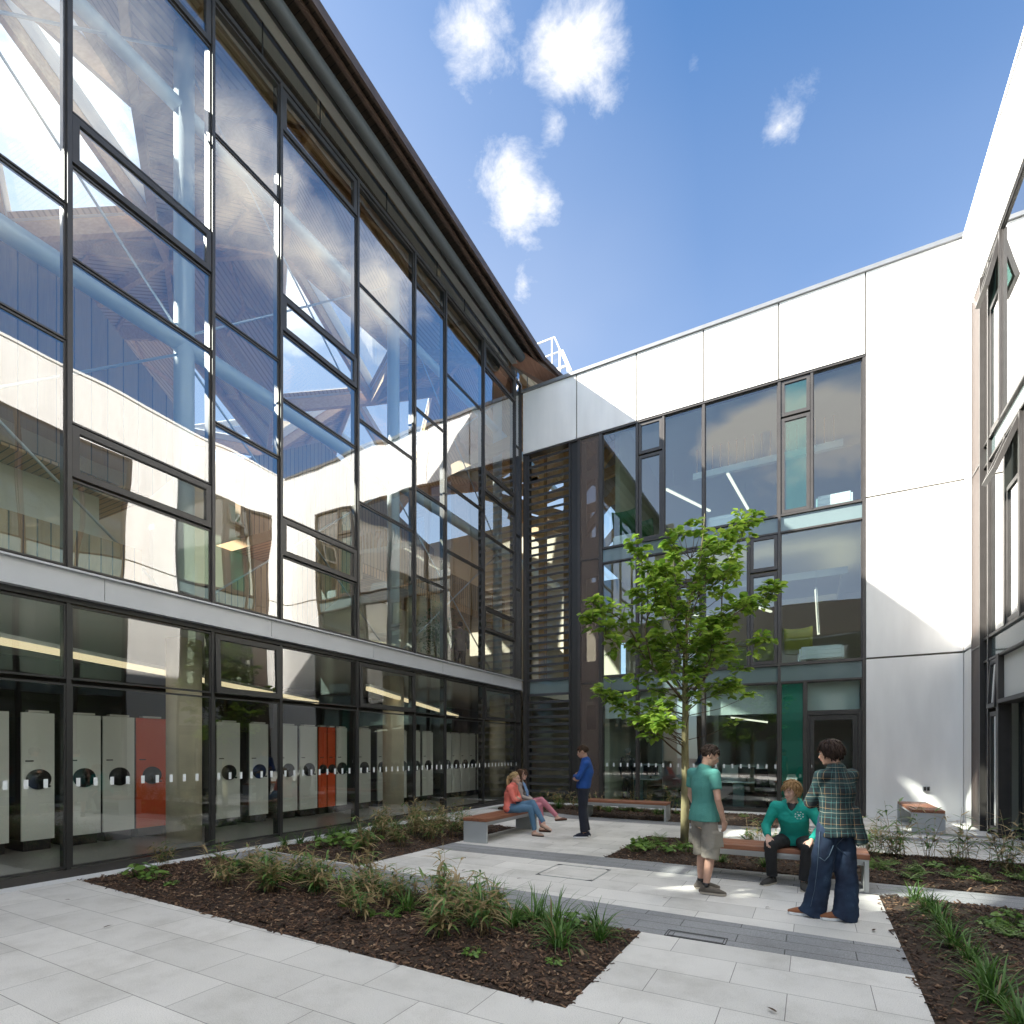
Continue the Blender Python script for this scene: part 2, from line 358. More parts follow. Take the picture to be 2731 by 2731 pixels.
def face_parts(parent,c,f,s=1.0,smile=0,brow=(.1,.06,.04),iris=(.1,.16,.2),glasses=False,lip=(.5,.2,.17)):
    r,f,u=basis(f); c=V(c); L=lambda x,y,z: c+r*x*s+f*y*s+u*z*s
    key=lambda n,c_: M.setdefault(n+str(c_),pbr(n,c_,.5))
    for x in (-1,1):
        e=MB(); e.ball(L(x*.031,.0825,.003),(.0115*s,.0115*s,.0065*s),12,8,0,Matrix((r,f,u)).transposed())
        e.ball(L(x*.031,.0895,.003),.0056*s,8,6,1); e.obj('eye',[key('eye_white',(.5,.47,.45)),key('eye_dark',iris)],parent)
    e=MB()
    for x in (-1,1): e.tube([L(x*.014,.0985,.021),L(x*.03,.0985,.027),L(x*.048,.088,.022)],[.0035*s,.0042*s,.002*s],6)
    e.obj('eyebrows',[key('brow',brow)],parent)
    e=MB(); w=.024+.008*smile; k=.012*smile
    e.tube([L(-w,.088,-.066+k),L(-w*.5,.101,-.066),L(0,.105,-.0655),L(w*.5,.101,-.066),L(w,.088,-.066+k)],[.002*s,.0048*s,.0052*s,.0048*s,.002*s],8,sm=True)
    if smile>.5: e.tube([L(-w*.7,.098,-.068+k*.3),L(0,.108,-.0695),L(w*.7,.098,-.068+k*.3)],[.002*s,.0036*s,.002*s],8,mi=1)
    e.obj('lips',[key('lips',lip),key('teeth',(.8,.78,.72))],parent)
    if glasses:
        e=MB()
        for x in (-1,1):
            P=[L(x*.033+.024*cos(a),.104,.002+.017*sin(a)) for a in [2*pi*i/14 for i in range(15)]]
            e.tube(P,.0024*s,6); e.tube([L(x*.057,.102,.004),L(x*.08,.06,.006),L(x*.082,.0,.002)],.0024*s,6)
        e.tube([L(-.01,.106,.004),L(.01,.106,.004)],.0024*s,6); e.obj('glasses',[M['black']],parent)
def hairmat(name,c1,c2): 
    M[name]=pbr(name,c1,.65,nscale=40,col2=c2,bump=.35,bscale=60,stretch=(1,1,.3),spec=.22)
    return M[name]
def hair(parent,c,f,mat,style,seed,s=1.0):
    r,f,u=basis(f); c=V(c); rd=random.Random(seed); m=MB(); L=lambda x,y,z: c+r*x*s+f*y*s+u*z*s
    R=Matrix((r,f,u)).transposed()
    n=dict(short=150,mop=300,messy=170,long=90,pony=80)[style]
    for i in range(n):
        # roots over the skull cap
        a=rd.uniform(0,2*pi); z=rd.uniform(-.25 if style!='short' else -.1,1)
        if style in('mop',): z=rd.uniform(-.45,1)
        q=sqrt(max(0,1-z*z)); x,y=q*sin(a),q*cos(a)
        if y>.45 and z<.42: continue                    # keep the face free
        if y>.1 and z<.0 : continue
        p=L(x*.078,y*.1-.008,.025+z*.1); nrm=(r*x+f*y+u*z).normalized()
        if style=='short': l=rd.uniform(.03,.05); tan=(u*-.5+f*.25*(1 if y>0 else -1)+r*x*.4); lift=.4
        elif style=='messy': l=rd.uniform(.06,.09); tan=(u*-.55+f*.7*(y if y>0 else .2)+r*(x*.4+.45)); lift=.55
        elif style=='mop': l=rd.uniform(.05,.085); tan=(u*-.85+f*.3*y+r*x*.35); lift=.45
        elif style=='long': l=rd.uniform(.08,.12); tan=(u*-1+f*(-.5)); lift=.25
        else: l=rd.uniform(.07,.1); tan=(f*-1+u*-.15); lift=.12
        tan=tan+V((rd.gauss(0,.25),rd.gauss(0,.25),rd.gauss(0,.2))); tan-=nrm*tan.dot(nrm); tan.normalize()
        k=.013 if style in('mop','messy') else .011
        m.tube([p-nrm*.01,p+nrm*l*.3*lift+tan*l*.35,p+nrm*l*.32*lift+tan*l*.75-u*l*.1,p+nrm*l*.12*lift+tan*l*1.05-u*l*.25],[k*s,k*s,k*.7*s,.001],6,round_=False)
    m.ball(L(0,-.018,.034),(.080*s,.097*s,.098*s),18,14,0,R)
    if style in('mop','messy'): m.ball(L(0,-.02,.04),(.086*s,.102*s,.098*s),18,14,0,R)
    if style=='long':
        for x in (-1,1):
            for k in range(9):
                y=-.09+k*.013; m.tube([L(x*.06,y,.06),L(x*.088,y*.9,-.04),L(x*.088,y+.01,-.14),L(x*(.08),y+.035,-.24),L(x*.075,y+.05,-.33)],[.016*s,.019*s,.018*s,.015*s,.004*s],7)
        for k in range(8): m.tube([L(-.06+k*.017,-.07,.05),L(-.07+k*.02,-.105,-.06),L(-.07+k*.02,-.1,-.2),L(-.065+k*.02,-.09,-.3)],[.02,.024,.02,.005],7)
    if style=='pony':
        m.ball(L(0,-.115,.03),(.024,.022,.024),10,8,0,R)
        for k in range(9):
            a=2*pi*k/9; ox,oy=.014*cos(a),.014*sin(a)
            m.tube([L(ox,-.115+oy,.035),L(ox*1.5,-.15+oy,.03),L(ox*2.2,-.17+oy*1.4,-.04),L(ox*2.4,-.165+oy*1.6,-.14),L(ox*1.5,-.15+oy,-.22)],[.014,.018,.021,.017,.004],7)
    o=m.obj('hair',[mat],parent); return o
def shoe(parent,ank,d,upper,sole,L_=.27,w=.046,flat=False,tilt=0):
    d=V(d); d.normalize(); up=V((0,0,1)) if abs(d.z)<.05 else (V((0,0,1))-d*d.z).normalized(); sd=d.cross(up); a=V(ank)-up*.085
    m=MB(); q=lambda f,z: a+d*(f*L_)+up*z
    hh=.034 if flat else .05
    m.tube([q(-.2,.032),q(-.12,hh),q(.1,hh),q(.3,.045 if not flat else .034),q(.55,.034),q(.74,.026)],[(w*.55,.028),(w*.8,hh*.92),(w*.88,hh*.95),(w*.98,.04 if not flat else .03),(w,.03),(w*.6,.018)],14,sd,round_=True)
    if not flat: m.tube([q(-.05,.06),q(-.04,.1)],[.042,.04],12,sd)
    o=m.obj('shoe',[upper],parent)
    m=MB(); P=[(-.24,0),(-.22,.6),(-.1,.85),(.1,.85),(.35,1.0),(.6,1.08),(.75,.8),(.8,0)]
    prof=P+[(f,-g) for f,g in P[-2:0:-1]]; h=.012 if flat else .024
    m.slab([a+d*(f*L_)+sd*(g*w) for f,g in prof],up*h); m.obj('sole',[sole],o)
    if not flat:
        m=MB()
        for k in range(4): 
            f=.14+k*.075; z=.094-k*.013
            m.tube([q(f,z-.012)-sd*w*.5,q(f,z),q(f,z-.012)+sd*w*.5],.0035,5)
        m.obj('laces',[M['white_paint']],o)
    return o
def torso(m,J,ex=0,low=None,fem=False,drop=None):
    ax=(V(J['shR'])-V(J['shL'])).normalized()
    pel,wai,che,nk=V(J['pel']),V(J['wai']),V(J['che']),V(J['nk'])
    if drop is not None: nk=nk+V(drop)
    up=lerp(che,nk,.55)
    R=[(.15,.105),(.168,.12),(.142,.105),(.168,.122),(.165,.105),(.085,.075)] if not fem else [(.14,.1),(.172,.125),(.125,.095),(.145,.112),(.14,.092),(.07,.065)]
    pts=[pel-(wai-pel).normalized()*.09,pel,wai,che,up,nk]
    if low is not None: pts=pts[low:]; R=R[low:]
    m.tube(pts,[(a+ex,b+ex) for a,b in R],18,ax,round_=True)
    for k in 'LR':
        s=V(J['sh'+k]); m.tube([lerp(che,nk,.6),s],[(.09+ex,.085+ex),(.056+ex,.056+ex)],12,round_=True)
def skeleton(J,root,skin,fem=False,hs=1.0,hands=(),smile=0,name='body'):
    m=MB(); torso(m,J,-.012,fem=fem)
    hd=V(J['hd']); nk=V(J['nk']); r,f,u=basis(J['hf'])
    m.tube([nk-V((0,0,.05)),lerp(nk,hd,.5)-f*.01,hd-u*.03-f*.015],[.062 if not fem else .05,.053 if not fem else .043,.05 if not fem else .042],14,round_=True)
    head(m,hd,J['hf'],hs,smile)
    k_=.88 if fem else 1
    for k in 'LR':
        limb3(m,J['sh'+k],J['el'+k],J['wr'+k],[.05*k_,.046*k_,.037*k_,.036*k_,.025*k_])
        limb3(m,J['hi'+k],J['kn'+k],J['an'+k],[.085*k_,.078*k_,.054*k_,.055*k_,.034*k_])
        an=V(J['an'+k]); d=V(J['to'+k]).normalized(); m.tube([an-d*.03-V((0,0,.03)),an+d*.06-V((0,0,.045)),an+d*.15-V((0,0,.062))],[.034,.034,.024],10,round_=True)
    for h in hands: hand(m,**h)
    return fuse(m,.0072,name,[skin],root,2)
def cloth(name,c1,c2,sc=60,rough=.85):
    M[name]=pbr(name,c1,rough,nscale=sc*.05,col2=c2,bump=.35,bscale=sc,sheen=.0); return M[name]
SK=[pbr('skin_%d'%i,c,.5,nscale=14,namt=.12) for i,c in enumerate(((.56,.33,.24),(.5,.29,.2),(.6,.37,.28)))]
ST=dict(pel=(0,0,.93),wai=(0,.01,1.08),che=(0,.01,1.27),nk=(0,-.01,1.47),hd=(0,.025,1.655),hf=(0,1,-.05),shL=(-.185,0,1.425),shR=(.185,0,1.425),hiL=(-.09,0,.9),hiR=(.09,0,.9),knL=(-.1,.02,.5),knR=(.1,.02,.5),anL=(-.11,-.02,.088),anR=(.11,-.02,.088),toL=(-.15,1,0),toR=(.15,1,0),elL=(-.26,-.02,1.14),elR=(.26,-.02,1.14),wrL=(-.27,.06,.9),wrR=(.27,.06,.9))
def legs(J,rad,ank=None,low=None,spread=0):
    """trouser legs and seat; rad = 5 radii; low shortens to the given fraction of the shin"""
    m=MB(); ax=(V(J['hiR'])-V(J['hiL'])).normalized()
    m.tube([V(J['pel'])-V((0,0,.15)),V(J['pel'])-V((0,0,.07)),V(J['pel']),lerp(J['pel'],J['wai'],.7)],[(.12,.1),(.165,.128),(.178,.13),(.158,.115)],16,ax,round_=False)
    for k in 'LR':
        a,b,c=V(J['hi'+k]),V(J['kn'+k]),V(J['an'+k]); c=lerp(c,b,.06) if low is None else lerp(b,c,low)
        m.tube([a+V((0,0,.02)),lerp(a,b,.45),lerp(a,b,.92),lerp(b,c,.1),lerp(b,c,.5),c],[rad[0],rad[1],rad[2],rad[2],rad[3],rad[4]],16,round_=False)
        m.ball(a,rad[0],14,10); m.ball(b,rad[2],14,10)
    return m
def sleeves(m,J,r,upto=1.0,which='LR'):
    for k in which:
        a,b,c=V(J['sh'+k]),V(J['el'+k]),V(J['wr'+k])
        if upto<1: m.tube([a,lerp(a,b,.4),lerp(a,b,upto)],[r[0],r[1],r[1]*.98],14,round_=False); m.ball(a,r[0],14,10)
        else:
            c=lerp(c,b,.05); m.tube([a,lerp(a,b,.5),lerp(a,b,.93),b,lerp(b,c,.1),lerp(b,c,.5),c],[r[0],r[1],r[2],r[2],r[2],r[3],r[4]],14,round_=False); m.ball(a,r[0],14,10); m.ball(b,r[2],14,10)
def person(label,loc,face,J_,**k):
    J=dict(ST); J.update(J_); rz=atan2(-face[0],face[1])
    return thing('person',label,'person',loc,rz),J,rz
def tolocal(d,rz): return Matrix.Rotation(-rz,3,'Z')@V((d[0],d[1],d[2] if len(d)>2 else 0))
# ---- man in the blue sweater, arms folded
t,J,rz=person('man in blue sweater standing with folded arms and navy trousers, facing the seated women',(-3.93,10.15,.003),(-.93,-.36),dict(pel=(0,.02,.95),wai=(0,0,1.1),che=(0,-.04,1.29),nk=(0,-.03,1.50),hd=(0,.035,1.685),hf=(0,1,-.3),shL=(-.19,-.03,1.445),shR=(.19,-.03,1.445),elL=(-.24,.12,1.19),elR=(.24,.12,1.18),wrL=(.09,.19,1.2),wrR=(-.1,.2,1.15),hiL=(-.09,.02,.92),hiR=(.09,.02,.92),knL=(-.1,.04,.5),knR=(.09,.03,.5),anL=(-.11,-.0,.09),anR=(.06,-.05,.09),toL=(-.12,1,0),toR=(.1,1,0)))
skeleton(J,t,SK[1],hands=[dict(w=J['wrL'],d=(1,-.45,.12),palm=(0,-1,0),thumb=(0,0,1),curl=.6),dict(w=J['wrR'],d=(-1,-.45,-.1),palm=(0,-1,0),thumb=(0,0,1),curl=.6)])
face_parts(t,J['hd'],J['hf']); hair(t,J['hd'],J['hf'],hairmat('hair_brown',(.07,.042,.025),(.03,.018,.01)),'short',3)
m=MB(); torso(m,J,.022,2); sleeves(m,J,[.066,.062,.056,.05,.04]); m.tube([V(J['che']),V(J['wai']),V(J['pel'])+V((0,0,.06)),V(J['pel'])+V((0,0,.015))],[(.18,.13),(.178,.135),(.19,.145),(.185,.14)],18)
fuse(m,.011,'sweater',[cloth('blue_knit',(.015,.085,.34),(.01,.06,.26),90)],t,3,.006,8)
fuse(legs(J,[.105,.098,.084,.078,.076]),.012,'trousers',[cloth('navy_cotton',(.012,.016,.03),(.007,.009,.018),80)],t,2,.006,9)
for k in 'LR': shoe(t,J['an'+k],J['to'+k],cloth('navy_canvas',(.015,.02,.04),(.01,.012,.025)),M['white_paint'])
# ---- man in teal T-shirt and cargo shorts
t,J,rz=person('man in teal T-shirt, cargo shorts and trainers standing with a hand in his pocket',(-1.14,6.9,.003),(.62,.78),dict(hd=(.045,.05,1.64),hf=(.55,.8,-.42),nk=(.0,.01,1.46),shL=(-.2,.0,1.42),shR=(.2,-.02,1.42),elL=(-.27,.03,1.14),elR=(.28,-.05,1.13),wrL=(-.22,.13,.9),wrR=(.235,.08,.88),anL=(-.11,.05,.088),anR=(.1,-.06,.088),knL=(-.115,.07,.5),knR=(.115,.0,.5)))
J['toL']=tolocal((.9,.35),rz); J['toR']=tolocal((.97,.05),rz)
skeleton(J,t,SK[0],hands=[dict(w=J['wrL'],d=(.1,.3,-1),palm=(1,0,0),thumb=(0,1,0),curl=.4),dict(w=J['wrR'],d=(-.1,.25,-1),palm=(-1,0,0),thumb=(0,1,0),curl=.4)])
face_parts(t,J['hd'],J['hf']); hair(t,J['hd'],J['hf'],hairmat('hair_dark',(.045,.028,.02),(.018,.011,.008)),'short',5)
m=MB(); torso(m,J,.016,2); sleeves(m,J,[.068,.064],.62); m.tube([V(J['che']),V(J['wai']),V(J['pel']),V(J['pel'])-V((0,0,.075))],[(.178,.128),(.168,.125),(.196,.15),(.202,.158)],18)
fuse(m,.011,'t_shirt',[cloth('teal_jersey',(.09,.31,.265),(.07,.25,.215),70)],t,3,.005,7)
m=legs(J,[.09,.1,.1,.1,.104],low=.2)
for sx in (-1,1): m.box(sx*.185,sx*.222,-.05,.1,.56,.74)
fuse(m,.012,'cargo_shorts',[cloth('khaki_sun_mottled',(.37,.34,.28),(.19,.17,.145),40)],t,2,.010,10)  # paler mottling stands for sunlit patches, put into the cloth colour
tr_up=cloth('trainer_mesh',(.1,.085,.07),(.2,.17,.14),120); tr_so=pbr('trainer_sole',(.4,.35,.29),.7)
for k in 'LR': shoe(t,J['an'+k],J['to'+k],tr_up,tr_so,.285,.05)
for k in 'LR':
    m=MB(); m.tube([V(J['an'+k])-V((0,0,.0)),V(J['an'+k])+V((0,0,.045))],.043,12); m.obj('sock',[M['black']],t)
# ---- seated man in the hoodie
t,J,rz=person('smiling fair haired man in teal hoodie and black jeans sitting on the long bench',(-.19,8.02,-.012),(-.12,-.99),dict(pel=(0,0,.555),wai=(0,.06,.69),che=(0,.15,.87),nk=(0,.20,1.04),hd=(0,.265,1.2),shL=(-.195,.19,.99),shR=(.195,.19,.99),elL=(-.33,.2,.76),elR=(.31,.22,.74),wrL=(-.235,.40,.62),wrR=(.25,.41,.625),hiL=(-.1,.03,.53),hiR=(.1,.03,.53),knL=(-.2,.42,.515),knR=(.22,.42,.525),anL=(-.15,.35,.09),anR=(.22,.31,.09),toL=(-.2,1,0),toR=(.42,1,0)))
J['hf']=tolocal((-.62,-.8,-.12),rz)
skeleton(J,t,SK[2],smile=1,hands=[dict(w=J['wrL'],d=(.25,.55,-.45),palm=(.1,-.2,-1),thumb=(1,0,0),curl=.45),dict(w=J['wrR'],d=(-.2,.55,-.5),palm=(0,-.2,-1),thumb=(-1,0,0),curl=.45)])
face_parts(t,J['hd'],J['hf'],1,1,(.25,.15,.07)); hair(t,J['hd'],J['hf'],hairmat('hair_fair',(.36,.22,.1),(.2,.115,.05)),'messy',8)
m=MB(); torso(m,J,.022,1,drop=(0,-.025,-.06)); sleeves(m,J,[.07,.066,.06,.054,.04]); m.tube([V(J['pel'])+V((0,-.01,-.03)),V(J['pel'])+V((0,.02,.08))],[(.2,.155),(.19,.145)],18)
nk=V(J['nk']); m.tube([nk+V((.07,.045,-.035)),nk+V((.095,-.03,.01)),nk+V((.06,-.1,.03)),nk+V((0,-.12,.02)),nk+V((-.06,-.1,.03)),nk+V((-.095,-.03,.01)),nk+V((-.07,.045,-.035)),nk+V((.0,.085,-.12))],[.026,.032,.038,.044,.038,.032,.026,.018],10,round_=True)
m.tube([nk+V((.07,.045,-.035)),nk+V((.0,.085,-.12))],[.026,.018],10,round_=True)
hoodie=fuse(m,.0105,'hoodie',[cloth('teal_fleece',(.01,.36,.29),(.006,.28,.22),80)],t,3,.007,8)
m=MB(); m.tube([nk+V((0,.05,-.12)),nk+V((0,.035,-.05)),nk+V((0,.015,-.005))],[(.07,.03),(.068,.045),(.064,.055)],12,(1,0,0),round_=True); m.obj('undershirt',[M['black']],t)
bv=BVHTree.FromPolygons([v.co.copy() for v in hoodie.data.vertices],[tuple(p.vertices) for p in hoodie.data.polygons])
em=MB(); C0=V((-.085,.30,.90)); 
def onchest(dx,dz):
    h=bv.ray_cast(V((C0.x+dx,1.0,C0.z+dz)),V((0,-1,0))); return h[0]+V((0,.003,0)) if h[0] else V((C0.x+dx,C0.y,C0.z+dz))
for k in range(8):
    a=2*pi*(k+.5)/8
    if abs(sin(a))>.3: 
        for s_ in (-.14,.14): em.tube([onchest(.052*cos(a+s_),.052*sin(a+s_)),onchest(.036*cos(a+s_*.9),.036*sin(a+s_*.9))],.0024,5)
        em.tube([onchest(.044*cos(a-.14),.044*sin(a-.14)),onchest(.044*cos(a+.14),.044*sin(a+.14))],.0022,5)
for a in (.78,2.36): em.tube([onchest(.022*cos(a),.022*sin(a)),onchest(0,0),onchest(-.022*cos(a),-.022*sin(a))],.0035,5)
em.obj('emblem',[M['white_paint']],hoodie)
fuse(legs(J,[.105,.095,.078,.07,.066]),.012,'jeans',[cloth('black_denim',(.02,.021,.023),(.011,.011,.012),120)],t,2,.006,10)
su=cloth('grey_suede',(.05,.048,.043),(.035,.033,.03)); ss=pbr('cream_sole',(.5,.46,.38),.7)
for k in 'LR': shoe(t,J['an'+k],J['to'+k],su,ss,.28,.05)
# ---- man in plaid shirt and wide jeans
def plaidmat():
    m,nt,out=newmat('plaid_flannel'); L=nt.links.new
    b=N(nt,'ShaderNodeBsdfPrincipled'); b.inputs['Roughness'].default_value=.9; tc=N(nt,'ShaderNodeTexCoord'); sp=N(nt,'ShaderNodeSeparateXYZ'); L(tc.outputs['Object'],sp.inputs[0])
    no=N(nt,'ShaderNodeTexNoise'); no.inputs['Scale'].default_value=3.5; L(tc.outputs['Object'],no.inputs[0])
    def mth(op,a,b_=None):
        n=nt.nodes.new('ShaderNodeMath'); n.operation=op
        for i,x in enumerate((a,b_)):
            if x is None: continue
            if isinstance(x,(int,float)): n.inputs[i].default_value=x
            else: L(x,n.inputs[i])
        return n.outputs[0]
    wob=mth('MULTIPLY',mth('SUBTRACT',no.outputs[0],.5),.04)
    U=mth('ADD',mth('MULTIPLY',mth('ARCTAN2',sp.outputs[0],mth('SUBTRACT',mth('MULTIPLY',sp.outputs[1],-1),-.02)),.2),wob); W_=mth('ADD',sp.outputs[2],wob)
    cur=None
    base=N(nt,'ShaderNodeRGB'); base.outputs[0].default_value=(.008,.014,.018,1); cur=base.outputs[0]
    def stripe(coord,per,off,wd,col,amt):
        nonlocal cur
        f=mth('FRACT',mth('ADD',mth('DIVIDE',coord,per),off)); g=mth('LESS_THAN',f,wd)
        mx=N(nt,'ShaderNodeMix',_data_type='RGBA'); L(mth('MULTIPLY',g,amt),mx.inputs[0]); L(cur,mx.inputs[6]); mx.inputs[7].default_value=(*col,1); cur=mx.outputs[2]
    for co_ in (U,W_):
        stripe(co_,.15,.0,.36,(.012,.045,.05),.55); stripe(co_,.15,.15,.045,(.08,.22,.21),.42)
        stripe(co_,.15,.55,.03,(.42,.27,.13),.45); stripe(co_,.15,.82,.028,(.5,.46,.36),.48)
    L(cur,b.inputs['Base Color']); L(b.outputs[0],out.inputs[0]); return m
M['plaid']=plaidmat()
t,J,rz=person('man seen from behind in dark plaid shirt and very wide blue jeans, arms folded',(.215,6.44,.003),(-.62,.78),dict(pel=(0,.0,.95),wai=(0,.0,1.1),che=(0,-.02,1.28),nk=(0,.0,1.50),hd=(-.02,.05,1.675),shL=(-.175,-.01,1.44),shR=(.175,-.01,1.44),elL=(-.2,.12,1.16),elR=(.2,.1,1.16),wrL=(.05,.19,1.18),wrR=(-.08,.2,1.13),hiL=(-.085,0,.92),hiR=(.085,0,.92),knL=(-.12,.05,.5),knR=(.09,-.03,.5),anL=(-.14,.08,.088),anR=(.08,-.09,.088)))
J['hf']=tolocal((-.93,.42,-.15),rz); J['toL']=tolocal((-.95,-.1),rz); J['toR']=tolocal((-.9,-.35),rz)
skeleton(J,t,SK[0],hands=[dict(w=J['wrL'],d=(1,.1,.05),palm=(0,-1,0),thumb=(0,0,1),curl=.6),dict(w=J['wrR'],d=(-1,.05,.2),palm=(0,-1,0),thumb=(0,0,1),curl=.6)])
face_parts(t,J['hd'],J['hf']); hair(t,J['hd'],J['hf'],hairmat('hair_mop',(.05,.03,.022),(.02,.012,.009)),'mop',12,1.0)
m=MB(); torso(m,J,.016,2); sleeves(m,J,[.064,.06,.058,.054,.044])
ax=V((1,0,0)); m.tube([(0,-.01,1.3),(0,-.02,1.1),(.0,-.02,.96),(.01,-.02,.84)],[(.172,.13),(.17,.135),(.182,.15),(.195,.162)],20,ax)
m.tube([(.08,-.11,1.12),(.12,-.14,.95),(.16,-.17,.77)],[(.08,.045),(.085,.04),(.075,.026)],14,ax)
m.tube([V(J['nk'])+V((-.07,.05,-.01)),V(J['nk'])+V((-.07,-.04,.03)),V(J['nk'])+V((0,-.075,.035)),V(J['nk'])+V((.07,-.04,.03)),V(J['nk'])+V((.07,.05,-.01))],.02,8,round_=True)
fuse(m,.012,'plaid_shirt',[M['plaid']],t,3,.009,8)
def denim():
    m,nt,out=newmat('faded_denim'); L=nt.links.new
    b=N(nt,'ShaderNodeBsdfPrincipled'); b.inputs['Roughness'].default_value=.9; tc=N(nt,'ShaderNodeTexCoord')
    mp=N(nt,'ShaderNodeMapping'); mp.inputs['Scale'].default_value=(1,1,.45); L(tc.outputs['Object'],mp.inputs[0])
    no=N(nt,'ShaderNodeTexNoise'); no.inputs['Scale'].default_value=7; no.inputs['Detail'].default_value=4; L(mp.outputs[0],no.inputs[0])
    n2=N(nt,'ShaderNodeTexNoise'); n2.inputs['Scale'].default_value=160; L(tc.outputs['Object'],n2.inputs[0])
    ad=N(nt,'ShaderNodeMath',_operation='MULTIPLY_ADD'); L(n2.outputs[0],ad.inputs[0]); ad.inputs[1].default_value=.3; L(no.outputs[0],ad.inputs[2])
    L(ramp(nt,ad.outputs[0],[(.48,(.007,.014,.036)),(.78,(.016,.036,.075)),(.98,(.08,.13,.2))]),b.inputs['Base Color']); L(b.outputs[0],out.inputs[0]); return m
M['denim']=denim()
m=MB(); m.tube([V(J['pel'])-V((0,0,.16)),V(J['pel'])-V((0,0,.07)),V(J['pel']),lerp(J['pel'],J['wai'],.7)],[(.13,.1),(.175,.13),(.18,.135),(.16,.12)],16,ax)
for k in 'LR':
    a,b,c=V(J['hi'+k]),V(J['kn'+k]),V(J['an'+k]); d=J['to'+k].normalized()
    m.tube([a+V((0,0,.02)),lerp(a,b,.45),b,lerp(b,c,.5)+d*.01,c+d*.04-V((0,0,.02)),c+d*.07-V((0,0,.082))],[(.102,.102),(.102,.104),(.098,.104),(.094,.104),(.098,.118),(.105,.132)],18,d.cross(V((0,0,1))))
    m.ball(a,.1,14,10)
jn=fuse(m,.0125,'wide_jeans',[M['denim']],t,2,.012,9)
bvj=BVHTree.FromPolygons([v.co.copy() for v in jn.data.vertices],[tuple(p.vertices) for p in jn.data.polygons])
m=MB(); P=[]
def onj(p):
    h=bvj.find_nearest(V(p)); return h[0]+h[1]*.004
m.tube([onj(p) for p in ((-.24,-.02,.88),(-.245,-.03,.7),(-.25,-.02,.5),(-.27,.0,.3),(-.28,.02,.12))],.0025,5)
m.tube([onj(p) for p in ((.12,-.2,.84),(.0,-.2,.80),(-.05,-.2,.72),(-.03,-.2,.66))],.002,5)
m.tube([onj(p) for p in ((-.1,-.16,.74),(-.15,-.15,.62),(-.2,-.1,.58),(-.23,-.03,.62))],.0035,6)
m.obj('seam',[pbr('seam_thread',(.1,.15,.2),.8)],jn)
tan=cloth('tan_leather',(.28,.11,.05),(.2,.08,.035))
for k in 'LR': shoe(t,V(J['an'+k])+J['to'+k].normalized()*.05,J['to'+k],tan,M['white_paint'],.285,.052)
# ---- two women on the bench
W1=dict(pel=(0,0,.54),wai=(0,-.02,.67),che=(0,.0,.83),nk=(0,.045,.99),hd=(0,.095,1.145),shL=(-.155,.03,.95),shR=(.155,.03,.95),elL=(-.19,.12,.73),elR=(.19,.13,.73),wrL=(.06,.2,.74),wrR=(-.07,.2,.70),hiL=(-.09,.02,.53),hiR=(.09,.02,.53))
t,J,rz=person('blonde woman with ponytail and glasses in coral jumper, sitting on the bench',(-5.36,9.74,.003),(.985,.17),dict(W1,hf=(.05,1,-.02),knR=(.05,.44,.55),anR=(.045,.52,.09),toR=(.05,1,-.02),knL=(.0,.46,.66),anL=(.13,.74,.27),toL=(.25,1,-.3)))
J['toL']=V((.1,1,-.45))
skeleton(J,t,SK[2],True,.93,hands=[dict(w=J['wrL'],d=(1,-.4,.05),palm=(0,-1,0),thumb=(0,0,1),curl=.6,s=.88),dict(w=J['wrR'],d=(-1,-.4,.0),palm=(0,-1,0),thumb=(0,0,1),curl=.6,s=.88)])
face_parts(t,J['hd'],J['hf'],.93,.3,(.3,.2,.1),glasses=True); hair(t,J['hd'],J['hf'],hairmat('hair_blonde',(.52,.38,.2),(.34,.23,.11)),'pony',21,.95)
m=MB(); torso(m,J,.02,1,True); sleeves(m,J,[.058,.055,.05,.045,.035]); m.tube([V(J['pel'])+V((0,-.01,-.03)),V(J['pel'])+V((0,0,.07))],[(.19,.15),(.175,.135)],18)
fuse(m,.0105,'jumper',[cloth('coral_knit',(.85,.23,.18),(.72,.17,.135),90)],t,3,.006,8)
fuse(legs(J,[.092,.088,.066,.06,.046]),.011,'jeans',[cloth('light_denim',(.1,.2,.31),(.065,.14,.23),120)],t,2,.003,10)
fl=pbr('beige_flat',(.42,.29,.22),.5); fs=pbr('dark_sole',(.05,.035,.03),.6)
for k in 'LR': shoe(t,J['an'+k],J['to'+k],fl,fs,.24,.04,True)
t,J,rz=person('brown haired woman in blue scarf and pink trousers sitting beside the blonde woman',(-5.46,10.29,.003),(.96,.28),dict(W1,pel=(0,0,.545),che=(0,-.01,.85),nk=(0,.02,1.03),hd=(0,.06,1.19),shL=(-.155,.01,.985),shR=(.155,.01,.985),hf=(.25,.95,.05),elL=(-.19,.08,.75),elR=(.2,.1,.74),wrL=(-.02,.30,.66),wrR=(.1,.3,.67),knR=(.08,.46,.55),anR=(.07,.5,.09),toR=(.05,1,-.02),knL=(.03,.48,.67),anL=(.12,.84,.33),toL=(.1,1,.12)))
skeleton(J,t,SK[2],True,.93,smile=1,hands=[dict(w=J['wrL'],d=(.5,.9,-.1),palm=(0,0,-1),thumb=(1,0,0),curl=.4,s=.88),dict(w=J['wrR'],d=(-.4,.8,-.2),palm=(0,0,-1),thumb=(-1,0,0),curl=.4,s=.88)])
face_parts(t,J['hd'],J['hf'],.93,1,(.1,.06,.03)); hair(t,J['hd'],J['hf'],hairmat('hair_auburn',(.13,.07,.04),(.06,.03,.018)),'long',31,.95)
